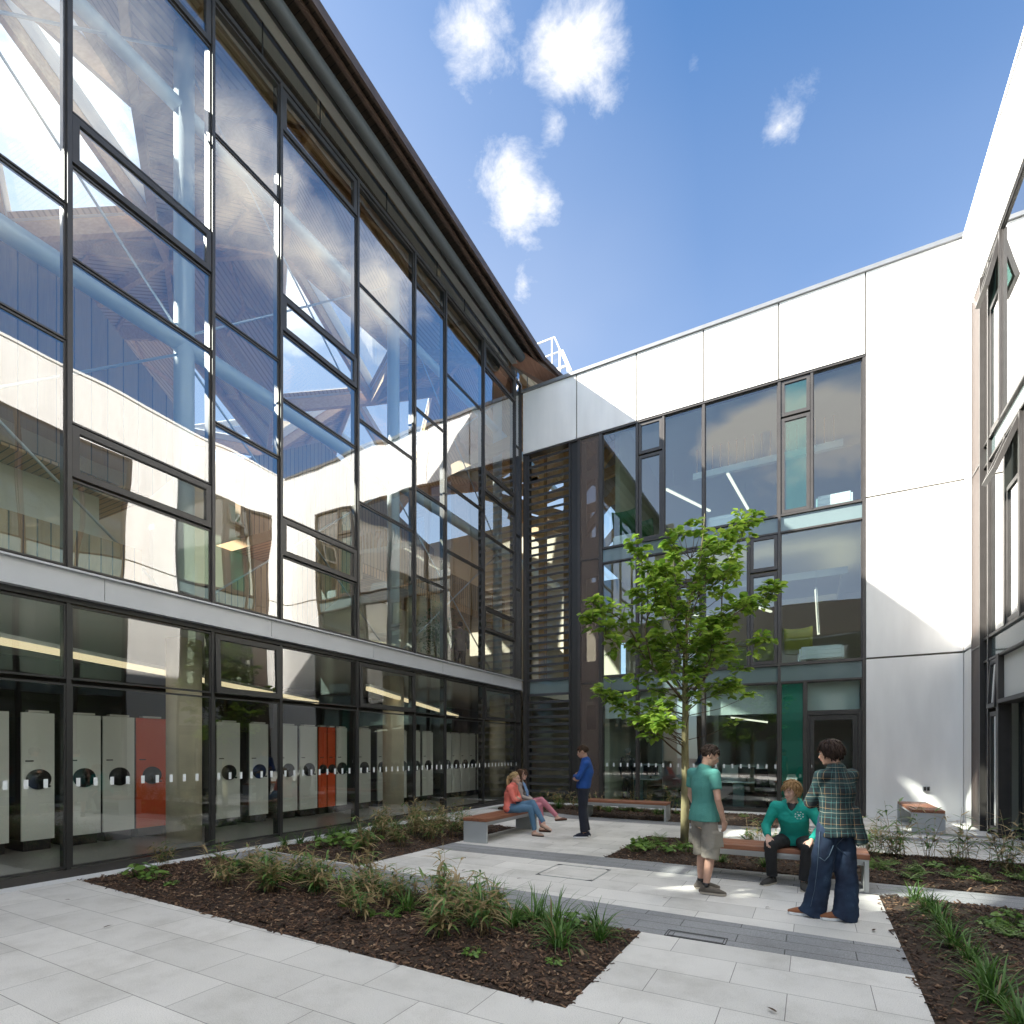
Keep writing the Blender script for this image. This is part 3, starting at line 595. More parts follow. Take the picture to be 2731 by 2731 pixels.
m=MB(); torso(m,J,.02,1,True); sleeves(m,J,[.058,.055,.05,.045,.035]); m.tube([V(J['pel'])+V((0,-.01,-.03)),V(J['pel'])+V((0,0,.07))],[(.185,.145),(.175,.135)],18)
fuse(m,.0105,'cardigan',[cloth('taupe_knit',(.42,.36,.33),(.33,.28,.26),90)],t,3,.005,8)
m=MB(); nk=V(J['nk'])
m.tube([nk+V((.07,.03,.0)),nk+V((.05,-.06,.02)),nk+V((-.05,-.06,.02)),nk+V((-.07,.03,.0)),nk+V((-.02,.09,-.05))],.032,10,round_=True); m.tube([nk+V((.07,.03,.0)),nk+V((.03,.1,-.05))],.032,10,round_=True)
for x in (-.035,.045): m.tube([nk+V((x,.09,-.04)),nk+V((x*1.2,.155,-.2)),nk+V((x*1.3,.165,-.4))],[(.04,.022),(.045,.02),(.05,.014)],10,(1,0,0),round_=True)
fuse(m,.009,'scarf',[cloth('blue_scarf',(.2,.33,.55),(.13,.23,.42),60)],t,2,.006,14)
fuse(legs(J,[.092,.088,.066,.06,.046]),.011,'trousers',[cloth('pink_cotton',(.58,.22,.27),(.46,.16,.2),120)],t,2,.003,10)
fl=pbr('brown_flat',(.13,.055,.03),.5)
for k in 'LR': shoe(t,J['an'+k],J['to'+k],fl,fs,.24,.04,True)
# ---- people indoors
def standing(label,loc,face,top,low,hm,seed,skin):
    t,J,rz=person(label,loc,face,{}); skeleton(J,t,skin,hands=[dict(w=J['wrL'],d=(0,.2,-1),palm=(1,0,0),thumb=(0,1,0)),dict(w=J['wrR'],d=(0,.2,-1),palm=(-1,0,0),thumb=(0,1,0))])
    hair(t,J['hd'],J['hf'],hm,'short',seed)
    m=MB(); torso(m,J,.03,1); sleeves(m,J,[.075,.07,.064,.056,.046]); m.tube([V(J['pel'])-V((0,0,.1)),V(J['pel'])+V((0,0,.06))],[(.2,.15),(.185,.14)],18); fuse(m,.013,'jacket',[top],t,3,.005,8)
    fuse(legs(J,[.105,.098,.084,.08,.08]),.013,'trousers',[low],t,2,.005,9)
    for k in 'LR': shoe(t,J['an'+k],J['to'+k],M['black'],M['black'])
standing('bald man in a dark suit seen from behind through the ground floor window',(-5.35,17.75,.012),(.25,.97),cloth('dark_suit',(.012,.012,.014),(.008,.008,.009)),M['dark_suit'],hairmat('hair_grey',(.3,.27,.24),(.16,.14,.12)),41,SK[1])
standing('person in grey jacket standing upstairs behind the glass wall beside the indoor shrub',(-10.0,14.75,4.112),(-.6,.8),cloth('grey_wool',(.13,.12,.115),(.09,.085,.08)),M['black_denim'],M['hair_brown'],43,SK[0])
# ------------------------------------------------------------------ site dimensions (metres)
XL,YB,XR=-8.75,16.6,3.18          # glass wall / back wall face / right wall face
ZC=14.0
def mapL(u,n,z): return (XL+n,u,z)
def mapB(u,n,z): return (u,YB+.1-n,z)
def mapR(u,n,z): return (XR+.06-n,u,z)
def fbox(mb,F,u0,u1,n0,n1,z0,z1,mi=0,tilt=None):
    pts=[(u0,n0,z0),(u1,n0,z0),(u1,n1,z0),(u0,n1,z0),(u0,n0,z1),(u1,n0,z1),(u1,n1,z1),(u0,n1,z1)]
    if tilt: pts=[tilt(*p) for p in pts]
    mb.add([F(*p) for p in pts],[(0,3,2,1),(4,5,6,7),(0,1,5,4),(1,2,6,5),(2,3,7,6),(3,0,4,7)],mi)
def fquad(mb,F,u0,u1,n,z0,z1,mi=0,tilt=None):
    pts=[(u0,n,z0),(u1,n,z0),(u1,n,z1),(u0,n,z1)]
    if tilt: pts=[tilt(*p) for p in pts]
    q=[F(*p) for p in pts]
    # outward normal = F(0,1,0)-F(0,0,0)
    o=V(F(0,1,0))-V(F(0,0,0)); nn=(V(q[1])-V(q[0])).cross(V(q[3])-V(q[0]))
    if nn.dot(o)<0: q=q[::-1]
    mb.add(q,[(0,1,2,3)],mi)
def window(root,off,F,u0,u1,z0,z1,case=False,gm='glass',fm='frame',open_=0,name='window',bead=.024,inner=None):
    """frame as a part, the pane as its sub-part"""
    tilt=None
    if open_:
        a=radians(open_)
        def tilt(u,n,z):
            dz=z-z1; dn=n-.03
            return (u, .03+dn*cos(a)-dz*sin(a), z1+dz*cos(a)+dn*sin(a))
    w=.085 if case else bead
    g=.008 if case else 0
    n0,n1=(-.04,.04) if case else (-.05,.016)
    f=MB(); a0,a1,b0,b1=u0+g,u1-g,z0+g,z1-g
    fbox(f,F,a0,a1,n0,n1,b0,b0+w,0,tilt); fbox(f,F,a0,a1,n0,n1,b1-w,b1,0,tilt)
    fbox(f,F,a0,a0+w,n0,n1,b0+w,b1-w,0,tilt); fbox(f,F,a1-w,a1,n0,n1,b0+w,b1-w,0,tilt)
    if case:   # dark rebate round the opening light
        fbox(f,F,u0,u1,-.055,-.041,z0,z0+.05,1); fbox(f,F,u0,u1,-.055,-.041,z1-.05,z1,1)
        fbox(f,F,u0,u0+.05,-.055,-.041,z0+.05,z1-.05,1); fbox(f,F,u1-.05,u1,-.055,-.041,z0+.05,z1-.05,1)
        fbox(f,F,a0+w,a1-w,n1-.02,n1-.012,b0+w,b0+w+.012,1,tilt); fbox(f,F,a0+w,a1-w,n1-.02,n1-.012,b1-w-.012,b1-w,1,tilt)
    fo=f.obj(name,[M[fm],M['gasket']],root,off)
    p=MB(); fquad(p,F,a0+w,a1-w,.012 if case else 0,b0+w,b1-w,0,tilt)
    p.obj('pane',[M[gm]],fo,off)
    return fo
def panel(root,off,F,u0,u1,z0,z1,name,mat,n0=-.05,n1=.004):
    m=MB(); fbox(m,F,u0,u1,n0,n1,z0,z1); return m.obj(name,[M[mat]],root,off)

# ================================================================== GLASS ATRIUM BUILDING (left)
oL=(XL,6.0,0.0)
LB=thing('atrium_building','tall atrium building with full height dark framed glass wall on the courtyard left','building',oL)
edges=[-3.7,-1.72,.26,1.58,3.58,5.59,6.92,8.90,10.87,12.19,14.16,16.15,16.56]
types='BCBCBCBCbCBC'
ztype={'C':[4.16,7.18,9.0,12.0,14.17],'B':[4.16,5.37,6.1,8.33,9.6,10.29,13.37,14.17],'b':[4.16,6.12,8.33,10.35,13.5,14.17]}
for i in range(len(edges)-1):
    u0,u1=edges[i]+.026,edges[i+1]-.026; t=types[i]; zs=ztype[t]
    far = u1<1.5
    if far: zs=[4.16,9.0,14.17]
    for k in range(len(zs)-1):
        cs=(t=='B' and not far and k in (1,4,6))
        window(LB,oL,mapL,u0,u1,zs[k]+.012,zs[k+1]-.012,cs)
    # ground floor: tall pane and a shallow top light
    window(LB,oL,mapL,u0,u1,.13,2.60,gm='glass_gf',fm='frame_dark')
    op=2.2 if i in (5,7,10) else 0
    window(LB,oL,mapL,u0,u1,2.66,3.66,bool(op) ,gm='glass_gf',fm='frame_dark',open_=op)
    if u1>2:
        d=MB(); k=0; y=u0+.09
        while y<u1-.08:
            fbox(d,mapL,y-.024,y+.024,.003,.006,1.215,1.33); y+=.205
        d.obj('glass_marking',[M['dot']],LB,oL)
for i,e in enumerate(edges):
    m=MB(); fbox(m,mapL,e-.026,e+.026,-.16,.055,4.13,14.24); m.obj('mullion',[M['frame']],LB,oL)
    m=MB(); fbox(m,mapL,e-.026,e+.026,-.16,.03,.11,3.70); m.obj('mullion',[M['frame_dark']],LB,oL)
    if i and e<16.3:
        m=MB(); m.box(XL-.012,XL+.012,e+.95,e+.965,14.24,14.97); m.obj('clerestory_bar',[M['frame_dark']],LB,oL)
m=MB(); fbox(m,mapL,-3.7,16.56,-.12,.035,0,.11); m.obj('plinth',[M['frame']],LB,oL)
m=MB(); fbox(m,mapL,-3.7,16.56,-.12,.05,14.18,14.26); m.obj('head_rail',[M['frame']],LB,oL)
m=MB(); fbox(m,mapL,-3.7,16.56,-.1,.04,3.68,3.75); m.obj('head_rail',[M['frame_dark']],LB,oL)
# grey spandrel band with small flanges and joints
m=MB()
js=[-3.7,-1.0,1.5,3.97,6.66,9.3,11.95,14.6,16.5]
for a,b in zip(js[:-1],js[1:]): fbox(m,mapL,a+.004,b-.004,-.1,.10,3.775,4.09)
fbox(m,mapL,-3.7,16.5,-.1,.16,4.09,4.115); fbox(m,mapL,-3.7,16.5,-.1,.16,3.75,3.775); fbox(m,mapL,-3.7,16.5,-.1,.09,3.78,4.085,1)
m.obj('spandrel_band',[M['fascia'],M['gasket']],LB,oL)
m=MB(); fbox(m,mapL,-3.7,16.56,-.12,.03,4.116,4.16); m.obj('sill_rail',[M['frame']],LB,oL)
# clerestory glass above the head
m=MB(); fquad(m,mapL,-3.7,16.5,0,14.262,15.3); m.obj('clerestory_glazing',[M['glass']],LB,oL)
# eave: everything falls .04 per metre along +Y
def ez(y,z): return z-.04*(y-6.8)
def run(name,x0,x1,z0,z1,mat,y0=-6,y1=16.45):
    mb=MB(); mb.add([(x0,y0,ez(y0,z0)),(x1,y0,ez(y0,z0)),(x1,y1,ez(y1,z0)),(x0,y1,ez(y1,z0)),(x0,y0,ez(y0,z1)),(x1,y0,ez(y0,z1)),(x1,y1,ez(y1,z1)),(x0,y1,ez(y1,z1))],
     [(0,3,2,1),(4,5,6,7),(0,1,5,4),(1,2,6,5),(2,3,7,6),(3,0,4,7)])
    return mb.obj(name,[M[mat]],LB,oL)
run('roof_fascia',-7.80,-7.74,14.96,15.17,'copper_dark')
run('eave_board',-8.0,-7.93,14.93,15.02,'copper_dark')
run('eave_soffit',-8.72,-7.801,15.10,15.14,'eave')
run('wall_plate',-9.02,-8.86,14.62,15.05,'eave')
run('flashing',-8.70,-8.52,14.86,14.955,'flash')
run('flashing_upstand',-8.70,-8.66,14.957,15.09,'frame_dark')
m=MB(); m.tube([(-8.27,-6,ez(-6,14.83)),(-8.27,15.75,ez(15.75,14.83))],.135,16); m.obj('gutter_pipe',[M['gutter']],LB,oL)
m=MB()
for y in [0,2.6,5.2,7.8,10.4,13,15.3]: m.box(-8.29,-8.25,y-.02,y+.02,ez(y,14.97),ez(y,15.1))
m.obj('gutter_bracket',[M['frame_dark']],LB,oL)
# folded copper verge behind the corner of the back block
m=MB()
m.slab([(-8.7,15.85,14.78),(-8.2,15.78,14.66),(-7.45,16.95,14.24),(-7.5,17.3,14.05),(-8.3,17.1,14.4),(-8.7,15.9,14.47)],(-.02,.05,.04),0)
m.slab([(-7.82,16.40,14.60),(-7.74,16.40,14.60),(-7.34,17.05,14.22),(-7.42,17.05,14.22)],(0,0,.16),1)
m.slab([(-8.3,15.80,14.74),(-7.82,16.42,14.64),(-7.42,17.05,14.3),(-7.5,16.95,14.26)],(0,.02,.08),1)
m.obj('copper_verge',[M['copper'],M['copper_dark']],LB,oL)

# ---- inside: slabs, walls, columns
m=MB(); m.box(-24,XL-.13,-8,24,3.76,4.10); m.obj('floor_slab',[M['white_in']],LB,oL)
m=MB(); m.box(-24,XL-.17,-8,24,.0,.02); m.obj('ground_floor',[M['floor_in']],LB,oL)
m=MB(); m.box(-23.9,XL-.6,-7.9,23.9,4.101,4.112); m.obj('upper_floor',[M['floor_in']],LB,oL)
m=MB(); m.box(-15.2,-15,-8,24,.021,3.759); m.obj('rear_wall',[M['dark_in']],LB,oL)
m=MB(); m.box(-24.2,-24,-8,24,0,15); m.box(-24,XL-.2,-8.2,-8,0,18.6); m.box(XL-.2,XL,-8,-3.78,0,15.05); m.box(-24,-9,24,24.2,0,13); m.box(-9,-7.6,24,24.2,0,9.5); m.box(-6.4,-5.96,24,24.2,0,9.5); m.box(-7.6,-6.4,24,24.2,0,4.9); m.box(-7.6,-6.4,24,24.2,6.6,9.5); m.obj('outer_wall',[M['plaster']],LB,oL)
for y in (.2,6.01,11.82,17.6):
    m=MB(); m.tube([(-10.25,y,.02),(-10.25,y,3.76)],.29,24); m.obj('concrete_column',[M['col_conc']],LB,oL)
    m=MB(); m.tube([(-10.25,y,4.11),(-10.25,y,15.2)],.17,18); m.obj('steel_column',[M['steel_pale']],LB,oL)
m=MB(); m.tube([(-10.25,-7,9.25),(-10.25,23,9.25)],.16,14); m.obj('tie_beam',[M['steel_pale']],LB,oL)
m=MB(); m.tube([(-10.25,-7,13.6),(-10.25,23,13.6)],.13,14); m.obj('tie_beam',[M['steel_pale']],LB,oL)
m=MB()
for y in (.2,6.01,11.82):
    for (za,zb) in ((4.4,9.0),(9.5,14.6)):
        m.tube([(-10.2,y+.1,za),(-10.2,y+5.7,zb)],.022,6); m.tube([(-10.3,y+.1,zb),(-10.3,y+5.7,za)],.022,6)
m.obj('bracing_rod',[M['rod']],LB,oL)
# timber clad volume, its soffit and the balustrade
m=MB(); m.slab([(-14.4,-6,8.0),(-14.4,7.6,8.0),(-14.4,8.6,9.3),(-14.4,8.6,10.3),(-14.4,5.6,12.6),(-14.4,-6,12.6)],(-.25,0,0)); m.obj('timber_wall',[M['timber_dark']],LB,oL)
m=MB(); m.slab([(-14.42,-6,7.98),(-14.42,7.6,7.98),(-18,7.6,7.98),(-18,-6,7.98)],(0,0,-.06)); m.obj('timber_soffit',[M['timber_soffit']],LB,oL)
m=MB(); m.box(-15.6,-15.3,-6,6.9,4.11,7.9); m.obj('plaster_wall',[M['plaster']],LB,oL)
m=MB(); m.slab([(-9.72,-6,4.12),(-9.72,5.0,4.12),(-9.72,5.0,5.02),(-9.72,-6,5.02)],(-.06,0,0)); m.obj('balustrade',[M['timber']],LB,oL)
m=MB(); m.slab([(-12.15,7.9,4.12),(-12.15,9.3,4.12),(-12.15,12.6,7.0),(-12.15,12.6,8.4),(-12.15,11.6,8.4),(-12.15,7.9,5.4)],(-.12,0,0)); m.obj('stair_side',[M['timber']],LB,oL)
m=MB(); m.slab([(-12.3,8.6,4.6),(-12.3,12.6,7.9),(-15,12.6,7.9),(-15,8.6,4.6)],(0,0,-.12)); m.obj('stair_soffit',[M['timber_soffit']],LB,oL)
m=MB(); m.slab([(-14.6,10.2,8.0),(-14.6,19.5,8.0),(-14.6,19.5,10.6),(-14.6,13.2,12.2),(-14.6,10.2,10.2)],(-.25,0,0)); m.obj('timber_wall',[M['timber']],LB,oL)
m=MB(); m.slab([(-13.0,10.2,7.9),(-13.0,23,7.9),(-17,23,7.9),(-17,10.2,7.9)],(0,0,-.3)); m.obj('gallery_floor',[M['timber_soffit']],LB,oL)
m=MB(); m.box(-13.1,-13.0,12.7,23,7.92,9.0); m.obj('balustrade',[M['timber']],LB,oL)
m=MB(); m.box(-15.2,-15,8,23,4.12,7.6); m.obj('plaster_wall',[M['plaster']],LB,oL)

# ---- folded timber roof with triangular rooflights
SUN=V((1,.8,-1.0)).normalized()
targets=[(-4.7,6.55),(-3.6,6.75),(-2.2,6.5),(.2,6.3),(-4.4,8.9),(-3.7,9.3),(-4.6,9.6),(-2.9,11.9),(-4.2,12.3),(-1.6,12.6),(1.9,15.2),(.35,4.4)]  # roof triangles are glazed to cast sun patches on these ground points
nx,ny=5,9; dx,dy=3.05,4.0
def node(i,j):
    x=-8.85-i*dx; y=-8+j*dy+(dy/2 if i%2 else 0)
    y=min(max(y,-8),24)
    h=15.05 if i==0 else (15.0,17.6)[(i+j)%2]+(.5 if i%3==2 else 0)
    if i==0: h=ez(min(y,16.4),15.14)
    return V((x,y,h))
tris=[]
for i in range(nx):
    for j in range(ny):
        a,b=node(i,j),node(i,j+1); c,d=node(i+1,j),node(i+1,j+1)
        if i%2==0: ts=[(a,b,c),(b,d,c)]
        else: ts=[(a,d,c),(a,b,d)]
        for t in ts:
            if (t[1]-t[0]).cross(t[2]-t[0]).length>.2: tris.append(t)
def hit(t,o,d):
    e1=t[1]-t[0]; e2=t[2]-t[0]; h=d.cross(e2); a=e1.dot(h)
    if abs(a)<1e-6: return False
    f=1/a; s_=o-t[0]; u=f*s_.dot(h); q=s_.cross(e1); v=f*d.dot(q)
    return u>0 and v>0 and u+v<1
rr=random.Random(5)
sky=set(); small=set()
for (x,y) in targets:
    for k,t in enumerate(tris):
        if hit(t,V((x,y,0)),-SUN): sky.add(k); small.add(k)
for k,t in enumerate(tris):
    c=(t[0]+t[1]+t[2])/3
    gx=c.x+c.z; gy=c.y+.8*c.z   # where its patch of sun would land
    if c.x<-17.5 and rr.random()<.45 and not (-6<gx<4 and 1<gy<15): sky.add(k)
for k,t in enumerate(tris):
    c=(t[0]+t[1]+t[2])/3
    if any(abs(c.x-x)<.3 and abs(c.y-y)<.3 for x,y in ((-13.93,6),(-15.97,6),(-12.92,4),(-13.93,14),(-15.97,14),(-16.98,20),(-15.97,-2),(-13.93,-2))): sky.add(k)
rp=MB(); rs=MB(); fr=MB(); bm_=MB()
seen=set()
for k,t in enumerate(tris):
    n=(t[1]-t[0]).cross(t[2]-t[0]).normalized()
    if n.z<0: t=(t[0],t[2],t[1]); n=-n
    if k in sky:
        c=(t[0]+t[1]+t[2])/3; q=[p+(c-p)*(.30 if k in small and c.y<-5 else .10) for p in t]
        rs.add([p+n*.2 for p in q],[(0,1,2)])
        for a in range(3):
            b=(a+1)%3
            fr.slab([t[a]+n*.02,t[b]+n*.02,q[b]+n*.02,q[a]+n*.02],n*.3,0)
    else: rp.slab(t,n*.28,0,0)
    for a in range(3):
        p,q=t[a],t[(a+1)%3]; key=tuple(sorted([tuple(round(v,2) for v in p),tuple(round(v,2) for v in q)]))
        if key in seen: continue
        seen.add(key)
        if p.x>-8.9 and q.x>-8.9: continue
        bm_.bar(p-V((0,0,.16)),q-V((0,0,.16)),.16,.42)
        if k not in sky:
            pass
for k,t in enumerate(tris):
    if k in sky: continue
    c=(t[0]+t[1]+t[2])/3
    for a in range(3): bm_.bar(t[a]*.5+t[(a+1)%3]*.5-V((0,0,.07)),c-V((0,0,.07)),.09,.13)
rp.obj('timber_roof',[M['slats']],LB,oL); rs.obj('rooflight_glazing',[M['glass_sky']],LB,oL); fr.obj('rooflight_frame',[M['white_paint']],LB,oL); bm_.obj('roof_beam',[M['glulam']],LB,oL)
# lower link roof behind the louvres
m=MB(); g=MB(); s2=MB()
for j in range(4):
    y=17.2+j*2.2
    for (a,b,c) in (((-12,y,12.4),(-6,y,13.3),(-9,y+1.5,11.4)),):
        s2.bar(a,c,.14,.4); s2.bar(b,c,.14,.4); s2.bar(a,b,.14,.4)
    if j==0: (m.slab([(-12,y,12.4),(-9,y+1.5,11.4),(-12,y+2.2,12.4)],(0,0,.15)) if j%2 else m.slab([(-9,y+1.5,11.4),(-6,y,13.3),(-6,y+2.2,13.3)],(0,0,.15)))
m.obj('link_roof',[M['slats']],LB,oL); s2.obj('link_roof_beam',[M['glulam']],LB,oL)
for x in (-8.3,-7.35):
    m=MB(); m.box(x-.11,x+.11,17.3,17.55,4.1,12.6); m.obj('timber_post',[M['timber_soffit']],LB,oL)
# things standing inside the glass building
def shelf(y,x,w,red,label,first):
    t=thing('mobile_shelving',label,'shelving unit',(x,y,.02),0,'mobile shelving bays behind the glass')
    m=MB(); m.box(0,-.035,.01,w-.01,.18,2.32); m.obj('end_panel',[M['shelf_red' if red else 'shelf_white']],t)
    m=MB(); m.box(-.04,-2.6,.05,w-.05,0,.17); m.obj('base',[M['black']],t)
    m=MB()
    m.box(-.04,-2.6,.03,.06,.18,2.25); m.box(-.04,-2.6,w-.06,w-.03,.18,2.25)
    for z in (.5,.9,1.3,1.7,2.1): m.box(-.04,-2.6,.06,w-.06,z,z+.025)
    m.obj('shelf_rack',[M['dark_in']],t)
    m=MB(); m.tube([(.0,w/2,1.2),(.035,w/2,1.2)],min(.17,w*.42),28); m.tube([(.035,w/2,1.2),(.05,w/2,1.2)],.05,12)
    m.tube([(.05,w/2+.12,1.08),(.11,w/2+.12,1.08)],.016,8)
    m.obj('hand_wheel',[M['black']],t)
    m=MB(); m.box(0,.006,.06,.17,1.5,1.52); m.obj('label_holder',[M['black']],t)
    m=MB(); m.box(-.1,.02,w*.2,w*.8,2.325,2.36); m.obj('top_bracket',[M['white_in']],t)
    return t
ys=[]; y=1.9
pos=[(2.4,.7,0),(3.17,.72,0),(4.03,.47,0),(4.65,.55,0),(5.22,.55,0),(5.79,.57,1),(7.42,.57,0),(8.22,.51,0),(9.0,.58,0),(9.64,.58,0),(10.25,.29,1),(10.56,.28,1),(10.87,.4,0),(11.65,.56,0),(12.49,.4,0),(13.45,.4,0),(14.1,.45,0),(14.67,.58,0),(15.83,.5,0),(16.36,.55,0),(16.94,.56,0),(17.52,.45,0),(18.1,.55,0)]
for i,(y,wd,r) in enumerate(pos):
    if r: lab=['red mobile shelving bay beside the nearest concrete column','left of two adjoining red mobile shelving bays','right of two adjoining red mobile shelving bays'][[5,10,11].index(i)]
    names=['first','second','third','fourth','fifth','sixth','seventh','eighth','ninth','tenth','eleventh','twelfth','thirteenth','fourteenth','fifteenth','sixteenth','seventeenth','eighteenth','nineteenth','twentieth','twenty-first','twenty-second','twenty-third']
    if not r: lab='white mobile shelving bay with black wheel, %s bay from the left behind the glass'%names[i]
    shelf(y,-11.45,wd,r,lab,i==0)
for k,(p0,p1,l) in enumerate((((-9.1,2.2,3.16),(-13,11.6,3.16),'long warm strip light behind the ground floor glass, nearer the camera'),((-9.1,9.6,3.16),(-13,19,3.16),'long warm strip light behind the ground floor glass, nearer the corner'))):
    t=thing('strip_light',l,'light',p0,0,'strip lights over the shelving')
    q=V(p1)-V(p0); m=MB(); m.bar((0,0,.075),q+V((0,0,.075)),.1,.06); m.obj('housing',[M['white_in']],t)
    m=MB(); m.bar((0,0,0),q,.09,.09); m.obj('lamp_tube',[M['lamp']],t)
# ================================================================== WHITE BACK BLOCK
oB=(-2.75,YB,0)
BB=thing('concrete_back_block','three storey white precast concrete block with dark framed windows closing the courtyard','building',oB)
def bpart(name,mat,boxes):
    m=MB()
    for b in boxes: m.box(*b)
    return m.obj(name,[M[mat]],BB,oB)
# precast panels with open joints (each panel is one part)
px=[-8.68,-6.70,-4.73,-2.76,-.79,1.21]
for a,b in zip(px[:-1],px[1:]): bpart('precast_panel','concrete',[(a+.02,b-.02,YB,YB+.32,11.86,13.92)])
for z0,z1 in ((0,4.035),(4.085,8.145),(8.195,13.92)): bpart('precast_panel','concrete',[(1.222,XR-.012,YB,YB+.32,z0,z1)])
bpart('panel_joint','joint',[(-8.68,1.21,YB+.04,YB+.3,11.87,13.9),(1.23,XR-.02,YB+.04,YB+.3,.02,13.9)])
bpart('coping','coping',[(-8.72,XR-.01,YB-.06,YB+.42,13.93,14.03)])
bpart('roof_deck','coping',[(-8.5,8,YB+.43,27,13.5,13.7)])
bpart('reveal','frame',[(-8.68,1.2,YB+.02,YB+.28,11.80,11.855),(1.14,1.215,YB+.03,YB+.26,.0,11.80),(-8.68,-8.55,YB+.05,YB+.26,0,11.80)])
# mullions
def mull(x,z0,z1,w=.04,mat='frame'):
    bpart('mullion',mat,[(x-w,x+w,YB+.035,YB+.22,z0,z1)])
for x in (-4.72,-2.76,-.78): mull(x,.05,11.8,.035)
mull(-3.92,8.16,11.8,.03); mull(.0,8.16,11.8,.03); mull(-3.55,4.07,7.68,.03); mull(-1.55,4.07,7.68,.03); mull(-.155,.05,3.58,.03)
for x,w in ((-5.9,.055),(-6.63,.05)): mull(x,.0,11.8,w)
bpart('pilaster','frame_dark',[(-6.92,-6.68,YB+.09,YB+.26,0,11.8)])
for b_ in [(-5.85,1.14,YB+.045,YB+.2,8.115,8.165),(-5.85,1.14,YB+.045,YB+.2,7.655,7.70),(-5.85,1.14,YB+.045,YB+.2,4.03,4.085),(-5.85,1.14,YB+.045,YB+.2,3.555,3.60),(-5.85,-.19,YB+.045,YB+.2,.0,.08)]: bpart('transom','frame',[b_])
W=lambda u0,u1,z0,z1,case=False,gm='glass_back',**k: window(BB,oB,mapB,u0,u1,z0,z1,case,gm,**k)
# top floor
zt0,zt1,sp=8.168,11.795,10.80
W(-5.84,-4.757,zt0,zt1); W(-4.682,-3.953,zt0,sp-.02,True); W(-4.682,-3.953,sp+.02,zt1,True)
W(-3.888,-2.797,zt0,zt1); W(-2.723,-.817,zt0,zt1); W(-.743,-.032,zt0,sp-.02,True,'glass_teal'); W(-.743,-.032,sp+.02,zt1,True,'glass_teal'); W(.032,1.137,zt0,zt1)
# middle floor
zm0,zm1,sm=4.088,7.652,6.66
W(-5.84,-4.757,zm0,zm1); W(-4.682,-3.582,zm0,zm1); W(-3.518,-2.797,zm0,sm-.02,True); W(-3.518,-2.797,sm+.02,zm1,True); W(-2.723,-1.582,zm0,zm1)
W(-1.518,-.817,zm0,sm-.02,True); W(-1.518,-.817,sm+.02,zm1,True); W(-.743,1.137,zm0,zm1)
# ground floor
zg0,zg1=.083,3.552
W(-5.84,-4.757,zg0,zg1); W(-4.682,-2.797,zg0,zg1); W(-2.723,-.817,zg0,zg1); W(-.743,-.187,zg0,zg1,gm='glass_green'); W(-.123,1.137,2.76,zg1)
# spandrels
for u0,u1 in ((-5.84,-4.757),(-4.682,-2.797),(-2.723,-.817),(-.743,1.137)):
    for z0,z1 in ((7.705,8.11),(3.605,4.025)): panel(BB,oB,mapB,u0,u1,z0,z1,'spandrel_panel','spandrel',-.06,.0)
# dots on ground glazing
m=MB()
for a,b in ((-5.7,-4.8),(-4.6,-2.85),(-2.65,-.85)):
    x=a
    while x<b: fbox(m,mapB,x-.024,x+.024,.003,.006,1.215,1.33); x+=.222
m.obj('glass_marking',[M['dot']],BB,oB)
# door with frame and leaf
d=MB(); fbox(d,mapB,-.123,1.137,-.12,.03,2.66,2.755); fbox(d,mapB,-.123,-.06,-.12,.03,.0,2.66); fbox(d,mapB,1.05,1.137,-.12,.03,0,2.66)
do=d.obj('door_frame',[M['frame_dark']],BB,oB)
d=MB(); fbox(d,mapB,-.055,1.045,-.06,.0,.02,.16); fbox(d,mapB,-.055,1.045,-.06,.0,2.52,2.65); fbox(d,mapB,-.055,.06,-.06,.0,.16,2.52); fbox(d,mapB,.93,1.045,-.06,.0,.16,2.52)
dl=d.obj('door',[M['frame_dark']],BB,oB)
d=MB(); fquad(d,mapB,.06,.93,-.03,.16,2.52); d.obj('pane',[M['glass_gf']],dl,oB)
d=MB(); d.tube([mapB(-.0,.05,1.25),mapB(-.0,.05,1.33)],.014,8); fbox(d,mapB,-.012,.012,.0,.05,1.28,1.30); d.obj('handle',[M['steel']],dl,oB)
# louvred strip
lf=MB()
lf.box(-8.55,-8.45,YB+.06,YB+.24,0,11.8); lf.box(-7.0,-6.93,YB+.06,YB+.24,0,11.8)
lo=lf.obj('louvre_frame',[M['frame_dark']],BB,oB)
z=.35; 
lb=MB()
while z<11.75:
    if not (3.6<z<4.05):
        lb.slab([(-8.45,YB+.04,z-.045),(-7.0,YB+.04,z-.045),(-7.0,YB+.06,z+.04),(-8.45,YB+.06,z+.04)],(0,.05,.01))
    z+=.25
lb.obj('louvre_blades',[M['frame_dark']],lo,oB)
panel(BB,oB,mapB,-8.45,-7.0,3.6,4.08,'spandrel_panel','spandrel',-.06,-.02)
m=MB(); fquad(m,mapB,-8.45,-7.0,-.1,.1,3.58); fquad(m,mapB,-8.45,-7.0,-.1,4.1,11.75); m.obj('louvre_glazing',[M['glass_louvre']],BB,oB)
